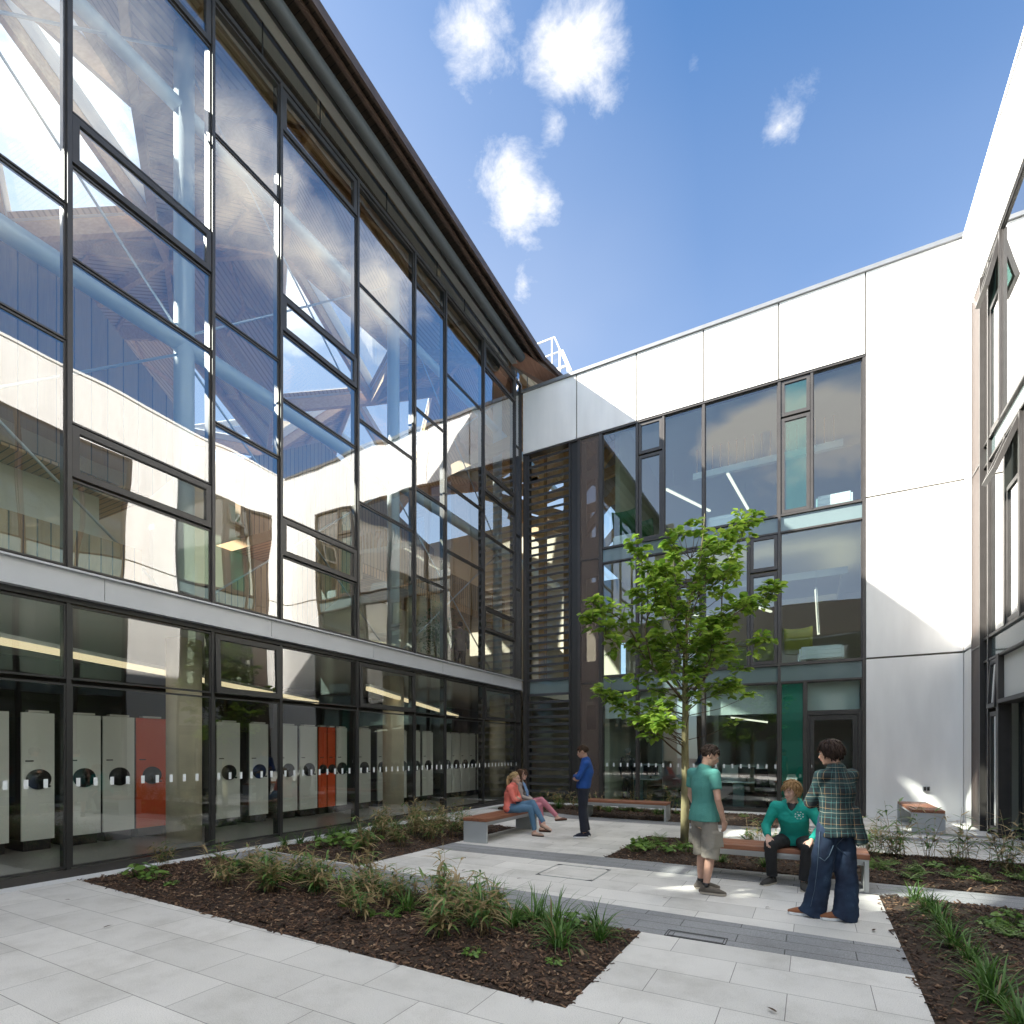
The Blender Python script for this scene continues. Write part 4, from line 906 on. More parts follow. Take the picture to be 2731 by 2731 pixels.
# bronze mesh strip with narrow lights in it
m=MB()
for z0,z1 in ((.08,3.86),(3.9,7.84),(7.88,11.78)): m.box(-6.575,-5.96,YB+.05,YB+.075,z0,z1)
m.obj('mesh_screen',[M['mesh_bronze']],BB,oB)
bpart('mesh_frame','frame',[(-6.575,-5.96,YB+.04,YB+.1,3.862,3.898),(-6.575,-5.96,YB+.04,YB+.1,7.842,7.878)])
bpart('mesh_backing','plaster',[(-6.575,-6.42,YB+.16,YB+.2,.1,11.7),(-6.1,-5.96,YB+.16,YB+.2,.1,11.7),(-6.42,-6.1,YB+.16,YB+.2,7.3,8.6),(-6.42,-6.1,YB+.16,YB+.2,3.3,4.6),(-6.42,-6.1,YB+.16,YB+.2,.1,2.4),(-6.42,-6.1,YB+.16,YB+.2,10.5,10.8)])
# inside
bpart('floor_slab','white_in',[(-5.95,9,YB+.25,27,7.75,8.1),(-5.95,9,YB+.25,27,3.66,4.02)])
bpart('office_floor','carpet',[(-5.95,9,YB+.25,27,8.101,8.11),(-5.95,9,YB+.25,27,4.021,4.03),(-8.6,9,YB+.25,27,.001,.012)])
bpart('inner_wall','white_in',[(-5.95,9,24.5,24.7,.02,7.74),(-5.95,9,24.5,24.7,8.12,13.4),(3.05,3.2,YB+.33,24.4,.02,7.7),(3.05,3.2,YB+.33,24.4,8.12,13.4),(-4.2,-3.9,20.5,20.8,4.03,7.7),(-2.9,-2.75,19.5,24.4,.02,3.6)])
bpart('inner_wall','plaster',[(-5.95,-5.8,18.3,24.4,8.12,13.4),(-5.95,-5.8,19.5,24.4,4.03,7.7),(-5.95,-5.8,17.2,24.4,.02,3.65)])
bpart('inner_wall','dark_in',[(-8.6,-5.95,22,22.2,.02,3.65)])
bpart('bulkhead','white_in',[(-5.84,1.1,YB+.35,YB+.6,2.75,3.64)])
bpart('ceiling_raft','white_in',[(-5.3,.9,YB+1.6,YB+1.75,6.75,6.95),(-5.3,.9,YB+4.6,YB+4.75,6.75,6.95),(.75,.9,YB+1.75,YB+4.6,6.75,6.95),(-3.4,.8,YB+1.9,YB+2.05,10.55,10.75),(-5.9,3,YB+.4,24.4,13.3,13.45)])
m=MB(); m.box(-5.28,.74,YB+1.66,YB+1.74,6.955,6.965); m.box(.76,.86,YB+1.8,YB+4.6,6.955,6.965); m.obj('cove_light',[M['cove']],BB,oB)
m=MB()
for x in [ -3.3+.24*i for i in range(17)]: m.box(x,x+.05,YB+1.9,YB+2.0,10.76,11.5)
m.obj('ceiling_slats',[M['timber_dark']],BB,oB)
# lamps, radiators, furniture seen through the windows
def lamp(p0,p1,label):
    p0=V(p0);p1=V(p1); t=thing('linear_lamp',label,'light',p0,0,'slim linear lamps hanging in the offices')
    m=MB(); m.bar((0,0,0),p1-p0,.075,.05); m.obj('lamp_tube',[M['lamp_w']],t)
    m=MB(); m.bar((0,0,.04),p1-p0+V((0,0,.04)),.085,.028); m.obj('housing',[M['white_paint']],t)
    m=MB()
    for f in (.15,.85):
        q=(p1-p0)*f; m.tube([q+V((0,0,.05)),q+V((0,0,.75))],.006,5)
    m.obj('hanger',[M['rod']],t)
lamp((-4.2,18.2,10.3),(-3.2,20.6,10.3),'linear lamp seen through the slim top floor casement left of the tree')
lamp((-2.3,18.2,10.35),(-2.0,21.2,10.35),'linear lamp in the widest top floor window above the tree')
lamp((-4.7,18.0,6.45),(-3.2,20.4,6.45),'linear lamp on the middle floor behind the left side of the tree crown')
lamp((-2.2,18.0,6.4),(-1.2,20.4,6.4),'linear lamp on the middle floor behind the right side of the tree crown')
lamp((.1,18.0,6.35),(.17,18.02,5.05),'upright linear lamp in the right hand middle floor window')
lamp((-2.2,18.3,2.75),(-1.15,17.7,2.55),'louvred lamp under the ground floor ceiling right of the tree trunk')
lamp((.45,19.0,2.85),(.8,17.9,2.9),'lamp over the ground floor glass door')
def radiator(x0,x1,z,label):
    t=thing('radiator',label,'radiator',(x0,YB+.36,z),0,'white radiators behind the office windows')
    w=x1-x0; m=MB()
    m.box(.05,w-.05,0,.06,.12,.23); m.box(.05,w-.05,0,.06,.235,.345); m.box(.05,w-.05,.0,.06,.01,.115); m.obj('fins',[M['white_paint']],t)
    m=MB(); m.box(0,.04,.01,.05,.0,.3); m.box(w-.04,w,.01,.05,0,.3); m.tube([(.02,.03,-.1),(.02,.03,.0)],.012,6); m.tube([(w-.02,.03,-.1),(w-.02,.03,0)],.012,6); m.obj('bracket',[M['white_paint']],t)
radiator(-5.6,-4.85,8.23,'white radiator under the two green chairs at the left top floor window')
radiator(-3.15,-2.85,8.23,'short white radiator at the left edge of the wide top floor window')
radiator(-2.7,-1.7,8.23,'white radiator in the wide top floor window above the tree')
radiator(.1,.95,8.23,'white radiator in the right hand top floor window')
radiator(-.3,.75,4.2,'white radiator in the right hand middle floor window')
def shellchair(x,y,z,col,label,s=1,stem=True):
    t=thing('shell_chair',label,'chair',(x,y,z))
    m=MB()
    P=[]
    for i in range(7):
        for j in range(9):
            a=-1+2*j/8; b=i/6
            P.append((a*.3*s,(.25-.5*b)*s+ (.1*b*b*s), (.45+.04*a*a+(.55*b*b if b>.4 else .1*b*b) )*s))
    F=[(i*9+j,i*9+j+1,(i+1)*9+j+1,(i+1)*9+j) for i in range(6) for j in range(8)]
    m.add(P,F,0,True); o=m.obj('seat_shell',[M[col]],t); md=o.modifiers.new('t','SOLIDIFY'); md.thickness=.03
    m=MB(); m.tube([(0,0,0),(0,0,.44*s)],.028,10); m.tube([(0,0,.0),(0,0,.03)],[.22*s,.2*s],16); m.obj('stem',[M['steel']],t)
M['chair_green']=pbr('dark_green_shell',(.03,.11,.03),.4,nscale=4,namt=.2); M['chair_yellow']=pbr('yellow_shell',(.5,.48,.08),.45); M['chair_blue']=pbr('blue_fabric',(.03,.06,.14),.8)
shellchair(-5.35,17.5,8.11,'chair_green','large dark green shell chair on chrome stem, left of two at the top floor',1.35)
shellchair(-4.85,17.9,8.11,'chair_green','smaller dark green shell chair, right one of two at the top floor window',1.1)
shellchair(-.35,18.3,4.03,'chair_yellow','yellow shell chair in the right hand middle floor window',1.25)
def desk(x,y,label):
    t=thing('desk',label,'desk',(x,y,.012)); m=MB(); m.box(-.6,.6,-.3,.3,.72,.75); m.obj('desk_top',[M['white_paint']],t)
    m=MB(); m.box(-.22,.1,-.25,.25,0,.719); m.obj('pedestal',[M['spandrel']],t)
    m=MB(); m.box(-.6,.6,.3,.33,.75,1.25); m.obj('desk_screen',[M['white_in']],t)
desk(-1.9,18.2,'white office desk behind the ground floor glass right of the tree trunk'); desk(-5.1,18.6,'white office desk behind the standing man in the dark suit'); desk(-3.6,19.4,'white office desk behind the tree trunk')
def monitor(x,y,label):
    t=thing('monitor',label,'screen',(x,y,.762)); m=MB(); m.box(-.25,.25,-.02,.02,.12,.45); m.obj('display',[M['black']],t); m=MB(); m.box(-.03,.03,-.02,.02,.012,.13); m.box(-.12,.12,-.08,.08,0,.012); m.obj('monitor_stand',[M['black']],t)
monitor(-1.75,18.25,'black monitor on the desk right of the tree trunk'); monitor(-4.8,18.6,'black monitor on the desk beside the man in the dark suit')
def taskchair(x,y,rz,label):
    t=thing('office_chair',label,'chair',(x,y,.012),rz); m=MB(); m.box(-.24,.24,-.24,.24,.44,.52); m.obj('seat',[M['black']],t)
    m=MB(); m.slab([(-.23,.22,.6),(.23,.22,.6),(.18,.28,1.15),(-.18,.28,1.15)],(0,.05,0)); m.obj('backrest',[M['black']],t)
    m=MB(); m.tube([(0,0,.06),(0,0,.44)],.03,8)
    for k in range(5): m.tube([(0,0,.08),(.3*cos(k*1.257),.3*sin(k*1.257),.03)],.02,6)
    m.obj('chair_base',[M['black']],t)
taskchair(-1.15,17.7,.6,'black office chair at the desk right of the tree trunk'); taskchair(-3.3,18.6,2.6,'black office chair behind the tree trunk')
# ================================================================== RIGHT BLOCK
oR=(XR,10,0)
RB=thing('concrete_right_block','white concrete block with tall dark framed windows along the right edge of the courtyard','building',oR)
def rpart(name,mat,boxes):
    m=MB()
    for b in boxes: m.box(*b)
    return m.obj(name,[M[mat]],RB,oR)
for z0,z1 in ((0,4.035),(4.085,8.145),(8.195,11.85)):
    rpart('precast_panel','concrete',[(XR,XR+.32,15.75,YB+.3,z0,z1)]); rpart('precast_panel','concrete',[(XR,XR+.32,10.2,11.9,z0,z1)])
    rpart('precast_panel','concrete',[(XR,XR+.32,1.5,4.2,z0,z1)]); rpart('precast_panel','concrete',[(XR,XR+.32,-9,-6,z0,z1)])
for a,b in ((-9,-5.5),(-5.5,-2),(-2,1.5),(1.5,5),(5,8.5),(8.5,12),(12,YB+.3)): rpart('precast_panel','concrete',[(XR,XR+.32,a+.008,b-.008,11.86,13.88)])
rpart('panel_joint','joint',[(XR+.04,XR+.3,-9,YB+.2,11.87,13.87),(XR+.04,XR+.3,15.76,YB+.2,.02,11.85),(XR+.04,XR+.3,10.21,11.89,.02,11.85)])
rpart('coping','concrete',[(XR-.03,XR+.45,-9,YB+.3,13.885,13.96)])
rpart('roof_deck','coping',[(XR+.46,14,-9,YB+.4,13.4,13.6)])
rpart('reveal','frame',[(XR+.02,XR+.3,11.9,15.75,11.79,11.855),(XR+.02,XR+.3,4.2,10.2,11.79,11.855),(XR+.02,XR+.3,-6,1.5,11.79,11.855)])
# projecting bronze mesh fin panels
m=MB()
for z0,z1 in ((.02,3.92),(3.97,7.8),(7.85,11.7)): m.box(XR-.03,XR-.01,15.02,15.72,z0,z1)
m.obj('mesh_screen',[M['mesh_bronze']],RB,oR)
rpart('mesh_frame','frame',[(XR-.05,XR+.1,14.97,15.02,0,11.75),(XR-.035,XR+.0,15.72,15.748,0,11.75),(XR-.04,XR-.0,15.02,15.72,3.925,3.965),(XR-.04,XR-.0,15.02,15.72,7.805,7.845)])
rpart('mesh_backing','dark_in',[(XR+.1,XR+.14,15.03,15.74,0,11.7)])
def rm(y,z0,z1,w=.04): rpart('mullion','frame',[(XR+.0,XR+.2,y-w,y+w,z0,z1)])
WR=lambda u0,u1,z0,z1,case=False,gm='glass_back',**k: window(RB,oR,mapR,u0,u1,z0,z1,case,gm,**k)
for y in (14.62,11.94): rm(y,0,11.79)
rm(13.85,8.14,11.79); rm(13.53,4.06,7.68); rm(12.68,4.06,7.68); rm(13.95,0,3.6,.07)
for b_ in [(XR+.01,XR+.2,11.9,15.0,8.115,8.165),(XR+.01,XR+.2,11.9,15.0,7.655,7.70),(XR+.01,XR+.2,11.9,15.0,4.03,4.085),(XR+.01,XR+.2,11.9,15.0,3.555,3.60)]: rpart('transom','frame',[b_])
for z0,z1 in ((8.17,11.78),(4.09,7.65),(.05,3.55)): WR(14.665,14.96,z0,z1,gm='glass_gf')
WR(13.89,14.575,8.17,10.78,True,'glass_teal'); WR(13.89,14.575,10.82,11.78,True,'glass_teal',open_=14)
WR(11.985,13.81,8.17,11.78)
WR(13.575,14.575,4.09,7.65); WR(12.725,13.485,4.09,6.64,True); WR(12.725,13.485,6.68,7.65,True,open_=22); WR(11.985,12.635,4.09,7.65)
WR(14.025,14.575,.09,2.5,True,'glass_teal'); WR(14.025,14.575,2.56,3.55,True,'glass_teal',open_=3)
for a,b in ((11.985,14.575),(14.66,14.96)):
    for z0,z1 in ((7.705,8.11),(3.605,4.025)): panel(RB,oR,mapR,a,b,z0,z1,'spandrel_panel','spandrel',-.06,0)
# recessed double door
panel(RB,oR,mapR,11.985,13.875,2.72,3.55,'spandrel_panel','white_in',-.08,-.03)
rpart('door_canopy','frame',[(XR-.02,XR+.5,11.98,13.88,2.62,2.7)])
d=MB(); d.box(XR+.3,XR+.4,13.75,13.88,0,2.62); d.box(XR+.3,XR+.4,11.98,12.05,0,2.62); d.box(XR+.3,XR+.4,12.05,13.75,2.52,2.62); d.obj('door_frame',[M['frame_dark']],RB,oR)
for y0,y1 in ((12.92,13.74),(12.06,12.9)):
    d=MB(); d.box(XR+.32,XR+.37,y0,y1,.02,.3); d.box(XR+.32,XR+.37,y0,y1,2.36,2.51); d.box(XR+.32,XR+.37,y0,y0+.12,.3,2.36); d.box(XR+.32,XR+.37,y1-.12,y1,.3,2.36)
    dl=d.obj('door',[M['frame']],RB,oR); d=MB(); d.add([(XR+.34,y0+.12,.3),(XR+.34,y1-.12,.3),(XR+.34,y1-.12,2.36),(XR+.34,y0+.12,2.36)],[(3,2,1,0)]); d.obj('pane',[M['glass_gf']],dl,oR)
    d=MB(); yy=y0+.1 if y0>12.5 else y1-.1
    d.tube([(XR+.32,yy,.82),(XR+.25,yy,.84),(XR+.24,yy,.9),(XR+.24,yy,1.72),(XR+.25,yy,1.78),(XR+.32,yy,1.8)],.018,10); d.obj('handle',[M['steel']],dl,oR)
# other bays of the right block (mostly seen mirrored in the glass wall)
def rbay(a,b):
    n=max(1,round((b-a)/1.6)); us=[a+(b-a)*k/n for k in range(n+1)]
    for u in us: rm(min(max(u,a+.04),b-.04),0,11.79)
    for u,v in zip(us[:-1],us[1:]):
        for z0,z1 in ((8.17,11.78),(4.09,7.65),(.09,3.55)): WR(u+.05,v-.05,z0,z1)
    for z0,z1 in ((7.66,8.16),(3.57,4.08)): panel(RB,oR,mapR,a,b,z0,z1,'spandrel_panel','spandrel',-.06,-.01)
rbay(4.2,10.2); rbay(-6,1.5)
rpart('floor_slab','white_in',[(XR+.25,12,-9,15.7,7.75,8.1),(XR+.25,12,-9,15.7,3.66,4.02)])
rpart('inner_wall','white_in',[(XR+4.5,XR+4.7,-9,15.7,.02,13.3),(XR+.4,XR+4.4,15.4,15.6,.02,13.3)])
rpart('inner_wall','plaster',[(XR+1.1,XR+1.2,11.95,15.3,.02,3.64),(XR+1.1,XR+1.2,11.95,15.3,4.04,7.7),(XR+1.1,XR+1.2,11.95,15.3,8.12,13.3)])
# ================================================================== block behind the viewpoint
oF=(-2.8,-12,0)
FB=thing('brown_clad_block','brown clad block with rows of windows behind the viewpoint, seen only mirrored in the glazing','building',oF)
def fpart(name,mat,boxes):
    m=MB()
    for b in boxes: m.box(*b)
    return m.obj(name,[M[mat]],FB,oF)
fpart('wall','timber_dark',[(-8,XR,-13,-12,0,10)])
m=MB(); m.slab([(-8.2,-11.9,10),(XR+.2,-11.9,10),(XR+.2,-15,13.0),(-8.2,-15,13.0)],(0,0,.15)); m.obj('roof',[M['copper_dark']],FB,oF)
for z in (.4,3.9,7.2):
    for x in (-7.4,-4.8,-2.2,.4):
        m=MB(); m.box(x,x+1.9,-11.99,-11.96,z,z+2.1); wo=m.obj('window',[M['frame']],FB,oF); m=MB(); m.box(x+.06,x+1.84,-11.958,-11.95,z+.06,z+2.04); m.obj('pane',[M['spandrel']],wo,oF)
# guard rail on the roof
t=thing('guard_rail','white tubular guard rail on the flat roof at the corner above the glass building','railing',(-7.5,18.3,13.7))
m=MB()
for dy in (0,.75):
    pts=[(-9.3,18.3+dy,16.83),(-8.25,18.3+dy,16.83),(-7.62,18.3+dy,15.3),(-7.45,18.3+dy,13.9)]
    m.tube([V(p)-V((-7.5,18.3,13.7)) for p in pts],.03,8)
    for a,b in (((-8.35,18.3+dy,16.82),(-8.35,18.3+dy,13.75)),((-9.3,18.3+dy,16.23),(-8.0,18.3+dy,16.23)),((-8.05,18.3+dy,16.3),(-8.05,18.3+dy,13.75)),((-8.35,18.3+dy,15.6),(-7.7,18.3+dy,15.6))):
        m.tube([V(a)-V((-7.5,18.3,13.7)),V(b)-V((-7.5,18.3,13.7))],.025,8)
m.obj('rail',[M['white_paint']],t)
# ================================================================== GROUND
def sheet(name,polys,z0,z1,mat,kind='structure',label=None,cat='ground'):
    m=MB()
    for p in polys: m.prism(p,z0,z1)
    o=m.obj(name,[M[mat]]); tag(o,label,cat,None,kind); return o
m=MB(); m.box(-120,120,-120,160,-.4,-.16); tag(m.obj('ground',[M['soil']]),'dark earth under and around the whole courtyard','ground',None,'structure')
bed1=[(-8.42,3.57),(-1.42,3.33),(-1.40,5.08),(-8.42,5.45)]
bed2=[(-8.3,6.2),(-5.88,6.05),(-5.76,10.75),(-8.3,10.9)]
bed3=[(-8.35,14.35),(-6.6,13.85),(-5.1,13.35),(-.66,13.35),(-.66,15.9),(-8.35,15.9)]
bed4=[(-2.9,8.38),(3.1,8.42),(3.1,10.95),(-2.9,10.9)]
bed5=[(.69,7.75),(3.1,7.8),(3.1,.9),(.62,.9)]
# pale paving laid as strips round the planting beds
P=[]
P.append([(-8.45,-9),(XR,-9),(XR,.9),(-8.45,.9)])
P.append([(-8.45,.9),(.62,.9),(.66,3.3),(-1.42,3.33),(-8.42,3.57),(-8.45,3.57)])
P.append([(-1.42,3.33),(.66,3.3),(.68,5.08),(-1.40,5.08)])
P.append([(-5.88,6.05),(-8.3,6.2),(-8.3,6.17),(-5.88,5.99),(.68,5.73),(.69,7.72),(-5.82,7.72)])
P.append([(-5.81,8.36),(-2.9,8.38),(-2.9,10.9),(-2.9,12.75),(-5.5,12.75),(-5.72,12.75)])
P.append([(-2.9,10.9),(3.1,10.95),(3.1,12.75),(-2.9,12.75)])
P.append([(-8.45,10.9),(-5.76,10.75),(-5.72,12.75),(-6.5,13.3),(-8.45,13.9)])
P.append([(-.66,13.2),(3.1,13.2),(3.1,13.72),(-.66,13.72)])
P.append([(-.66,14.1),(XR,14.1),(XR+.9,16.58),(-.66,16.58)])
P.append([(3.1,-1),(XR+.9,-1),(XR+.9,14.1),(3.1,14.1)])
sheet('paving',P,-.12,0,'pave',label='pale concrete slab paving of the courtyard with thin dark joints')
Bd=[[(-8.42,5.45),(-1.40,5.08),(.68,5.08),(.68,5.726),(-5.88,5.98),(-8.42,6.17)],
    [(-5.815,7.724),(3.1,7.76),(3.1,8.41),(-2.9,8.376),(-5.81,8.356)],
    [(-6.5,13.3),(-5.5,12.754),(3.1,12.754),(3.1,13.196),(-.66,13.196),(-.66,13.34),(-5.1,13.34),(-6.6,13.84)],
    [(-.66,13.724),(3.1,13.724),(3.1,14.096),(-.66,14.096)]]
sheet('paving_band',Bd,-.12,.002,'band',label='bands of dark grey granite setts crossing the courtyard')
S_=[[(XL+.04,-3),(-8.46,-3),(-8.43,3.57),(-8.425,6.2),(-8.31,6.2),(-8.31,10.9),(-8.46,10.9),(-8.46,16.5),(XL+.04,16.5)],[(-8.45,15.92),(-.67,15.92),(-.67,16.58),(-8.45,16.58)]]
sheet('edge_strip',S_,-.12,.004,'strip',label='narrow white stone strip along the foot of the facades')
# bark mulch: a heaped bed surface with loose chips scattered on it
def inpoly(x,y,p):
    c=False; n=len(p)
    for i in range(n):
        (x0,y0),(x1,y1)=p[i],p[(i+1)%n]
        if (y0>y)!=(y1>y) and x<(x1-x0)*(y-y0)/(y1-y0)+x0: c=not c
    return c
def edged(x,y,p):
    d=9
    for i in range(len(p)):
        a=V((*p[i],0)); b=V((*p[(i+1)%len(p)],0)); q=V((x,y,0)); ab=b-a
        t=max(0,min(1,(q-a).dot(ab)/ab.length_squared)); d=min(d,(q-a-ab*t).length)
    return d
def bedz(x,y,p):
    d=edged(x,y,p)
    return -.015+.07*min(1,d/.5)+.03*noise.noise(V((x*1.7,y*1.7,3)))*min(1,d/.15)
CAM=V((0,0,1.69))
def mulch(poly,n0,seed,label):
    r=random.Random(seed); xs=[p[0] for p in poly]; ys_=[p[1] for p in poly]
    m=MB(); st=.12; x0,y0=min(xs),min(ys_)
    nx_=int((max(xs)-x0)/st)+1; ny_=int((max(ys_)-y0)/st)+1
    m.prism(poly,-.14,-.012,0)
    idx={}
    for i in range(nx_+1):
        for j in range(ny_+1):
            x=x0+i*st; y=y0+j*st
            if inpoly(x,y,poly) and edged(x,y,poly)>.03: idx[(i,j)]=len(m.v); m.v.append((x,y,bedz(x,y,poly)))
    for (i,j) in list(idx):
        q=[(i,j),(i+1,j),(i+1,j+1),(i,j+1)]
        if all(k in idx for k in q): m.f.append(tuple(idx[k] for k in q)); m.m.append(0); m.s.append(True)
    cnt=0
    while cnt<n0:
        x=r.uniform(min(xs)-.04,max(xs)+.04); y=r.uniform(min(ys_)-.04,max(ys_)+.04)
        if not inpoly(x,y,poly):
            if r.random()<.82 or edged(x,y,poly)>.035 or x>3.15 or x<-8.46: continue
        cnt+=1
        L_=r.uniform(.018,.06)*(1.5 if r.random()<.08 else 1); w=L_*r.uniform(.16,.5); a=r.uniform(0,2*pi); th=r.uniform(.003,.009)
        z=max(bedz(x,y,poly),0 if not inpoly(x,y,poly) else -1)+r.uniform(0,.02)
        c,s=cos(a),sin(a); tz=r.gauss(0,.32); tw=r.gauss(0,.4)
        t=V((c,s,tz)).normalized(); b=V((-s,c,tw)).normalized(); nn=t.cross(b)
        p=V((x,y,z)); t*=L_/2; b*=w/2; nn*=th/2
        k=r.uniform(.3,1)
        m.add([p-t-b*k,p+t-b,p+t*r.uniform(.7,1.1)+b*k,p-t*r.uniform(.7,1.1)+b,p-t*.8-b*.5+nn*2,p+t*.8-b*.6+nn*2,p+t*.8+b*.6+nn*2,p-t*.8+b*.6+nn*2],[(4,5,6,7),(0,1,5,4),(1,2,6,5),(2,3,7,6),(3,0,4,7)],1)
    o=m.obj('bark_mulch',[M['soil'],M['chips']]); tag(o,label,'bark mulch',None,'stuff'); return o
mulch(bed1,15000,1,'brown bark chips filling the long foreground planting bed')
mulch(bed2,5500,2,'brown bark chips filling the bed in front of the glass wall')
mulch(bed3,3500,3,'brown bark chips filling the bed below the back windows')
mulch(bed4,9500,4,'brown bark chips filling the bed under the tree and long bench')
mulch(bed5,10000,5,'brown bark chips filling the bed at the right edge')
# covers set in the paving
t=thing('access_cover','square paving-filled access cover in a thin metal frame, left of the man in shorts','cover',(-2.92,7.14,0))
m=MB()
a,b=.41,.39
for (x0,x1,y0,y1) in ((-a,a,-b,-b+.014),(-a,a,b-.014,b),(-a,-a+.014,-b+.014,b-.014),(a-.014,a,-b+.014,b-.014)): m.box(x0,x1,y0,y1,-.02,.006)
m.obj('cover_frame',[M['steel']],t)
m=MB()
for sx,sy in ((-1,-1),(1,1),(1,-1),(-1,1)): m.prism([(sx*a,sy*b),(sx*(a-.09),sy*b),(sx*a,sy*(b-.09))][::1 if sx*sy>0 else -1],-.02,.005)
m.obj('corner_plate',[M['gasket']],t)
t=thing('drain_cover','narrow slotted drain cover set in the dark granite band near the foreground bed','cover',(-.925,5.17,0))
m=MB(); m.box(-.26,.26,-.085,.085,.001,.0035); m.obj('infill',[M['band']],t)
m=MB()
for k in (0,.022):
    a,b=.265-k,.09-k
    for (x0,x1,y0,y1) in ((-a,a,-b,-b+.007),(-a,a,b-.007,b),(-a,-a+.007,-b+.007,b-.007),(a-.007,a,-b+.007,b-.007)): m.box(x0,x1,y0,y1,.0,.0065)
m.obj('cover_frame',[M['gasket']],t)
def blade(m,p,a,L_,w,lean,droop,mi,r,seg=5,fold=.25,up=1):
    """arching strap leaf"""
    d=V((cos(a),sin(a),0)); sd=V((-sin(a),cos(a),0)); pts=[]
    q=V(p); ang=lean
    for i in range(seg+1):
        f=i/seg; ww=w*(1-f**2.2)*(.55+.9*f if f<.5 else 1) if i<seg else .0008
        pts.append((q.copy(),ww)); ang+=droop/seg*(0.4+1.2*f)
        q=q+(d*sin(ang)+V((0,0,1))*cos(ang))*(L_/seg)
    vs=[];fs=[]
    for q,ww in pts: vs+= [q-sd*ww,q-V((0,0,ww*fold)),q+sd*ww]
    for i in range(seg):
        for j in (0,1): fs.append((i*3+j,i*3+j+1,(i+1)*3+j+1,(i+1)*3+j))
    m.add(vs,fs,mi,True)
dl_=MB(); blade(dl_,(0,0,.012),0,.06,.012,1.35,.5,0,None,4)
dm_=dl_.mesh('dead_leaf',[pbr('dead_leaf',(.06,.035,.02),.8)])
rdl=random.Random(8)
for (x,y) in ((-4.3,6.4),(-3.4,6.35),(-2.6,5.9),(-1.5,6.35),(-.4,6.5),(.45,6.9),(.5,6.1),(-4.2,9.2),(-3.2,9.0),(-.2,3.9),(.45,3.2),(-5.9,2.7),(-7.4,3.0),(-4.9,5.7),(-7.6,5.8)):
    o=bpy.data.objects.new('dead_leaf',dm_); COL.objects.link(o); o.location=(x,y,.004); o.rotation_euler=(0,0,rdl.uniform(0,6.2)); o.scale=(rdl.uniform(.7,1.3),)*3
    tag(o,'small curled dark dead leaf lying on the paving','leaf','dead leaves scattered on the paving')
# ================================================================== BENCHES
def bench(L_,w,along,loc,label,nplank=3,cross=False,h=.44):
    """bench running along X (along='X') or Y; origin at its corner on the ground"""
    t=thing('bench',label,'bench',loc,0,'hardwood benches with steel ends')
    def bx(m,a0,a1,b0,b1,z0,z1):
        if along=='X': m.box(a0,a1,b0,b1,z0,z1)
        else: m.box(b0,b1,a0,a1,z0,z1)
    for a in (0,L_-.045):
        m=MB(); bx(m,a,a+.045,.0,w,0,h-.075); m.obj('end_panel',[M['steel_panel']],t)
    m=MB(); bx(m,.0,L_,.0,w,h-.073,h-.05); bx(m,.05,L_-.05,.06,w-.06,h-.13,h-.075); m.obj('seat_frame',[M['steel_panel']],t)
    if cross:
        n=int(L_/.30)
        for k in range(n):
            for q in range(3):
                m=MB(); bx(m,k*L_/n+.003,(k+1)*L_/n-.003,q*w/3+.004,(q+1)*w/3-.004,h-.049,h+.012); o=m.obj('seat_plank',[M['bench_wood' if along=='X' else 'bench_woodY']],t)
                bv=o.modifiers.new('b','BEVEL'); bv.width=.004
    else:
        for q in range(nplank):
            m=MB(); bx(m,-.01,L_+.01,q*w/nplank+.003-(.01 if q==0 else 0),(q+1)*w/nplank-.003+(.01 if q==nplank-1 else 0),h-.049,h+.012); o=m.obj('seat_plank',[M['bench_wood' if along=='X' else 'bench_woodY']],t)
            bv=o.modifiers.new('b','BEVEL'); bv.width=.005
    return t
bench(2.1,.50,'Y',(-5.72,8.56,.003),'hardwood bench the two seated women share, beside the glass wall bed',3)
bench(2.05,.46,'X',(-5.1,13.22,.003),'hardwood bench at the back, in front of the bed below the ground floor windows',3)
bench(1.93,.54,'X',(-1.33,7.76,.003),'long hardwood bench in front of the tree, with the man in teal hoodie',3)
b4=bench(2.2,.56,'Y',(1.82,13.95,.003),'hardwood bench seen end on against the white wall at the right',3,True,.47)
m=MB()
for k in range(9):
    m.box(.33+k*.022,.345+k*.022,-.002,.0,.05,.065)
m.slab([(.38,-.002,.075),(.43,-.002,.075),(.405,-.002,.115)],(0,.002,0)); m.obj('maker_mark',[M['white_paint']],b4)
# small wall light
t=thing('wall_light','small square metal bulkhead light low on the white wall','light',(2.45,YB,.78))
m=MB(); m.box(-.075,.075,-.07,0,-.06,.06); o=m.obj('housing',[M['steel']],t); bv=o.modifiers.new('b','BEVEL'); bv.width=.012; bv.segments=3
m=MB(); m.box(-.055,-.005,-.074,-.0705,-.045,.045); m.box(.012,.06,-.074,-.0705,-.045,.045); m.obj('lens',[M['gasket']],t)
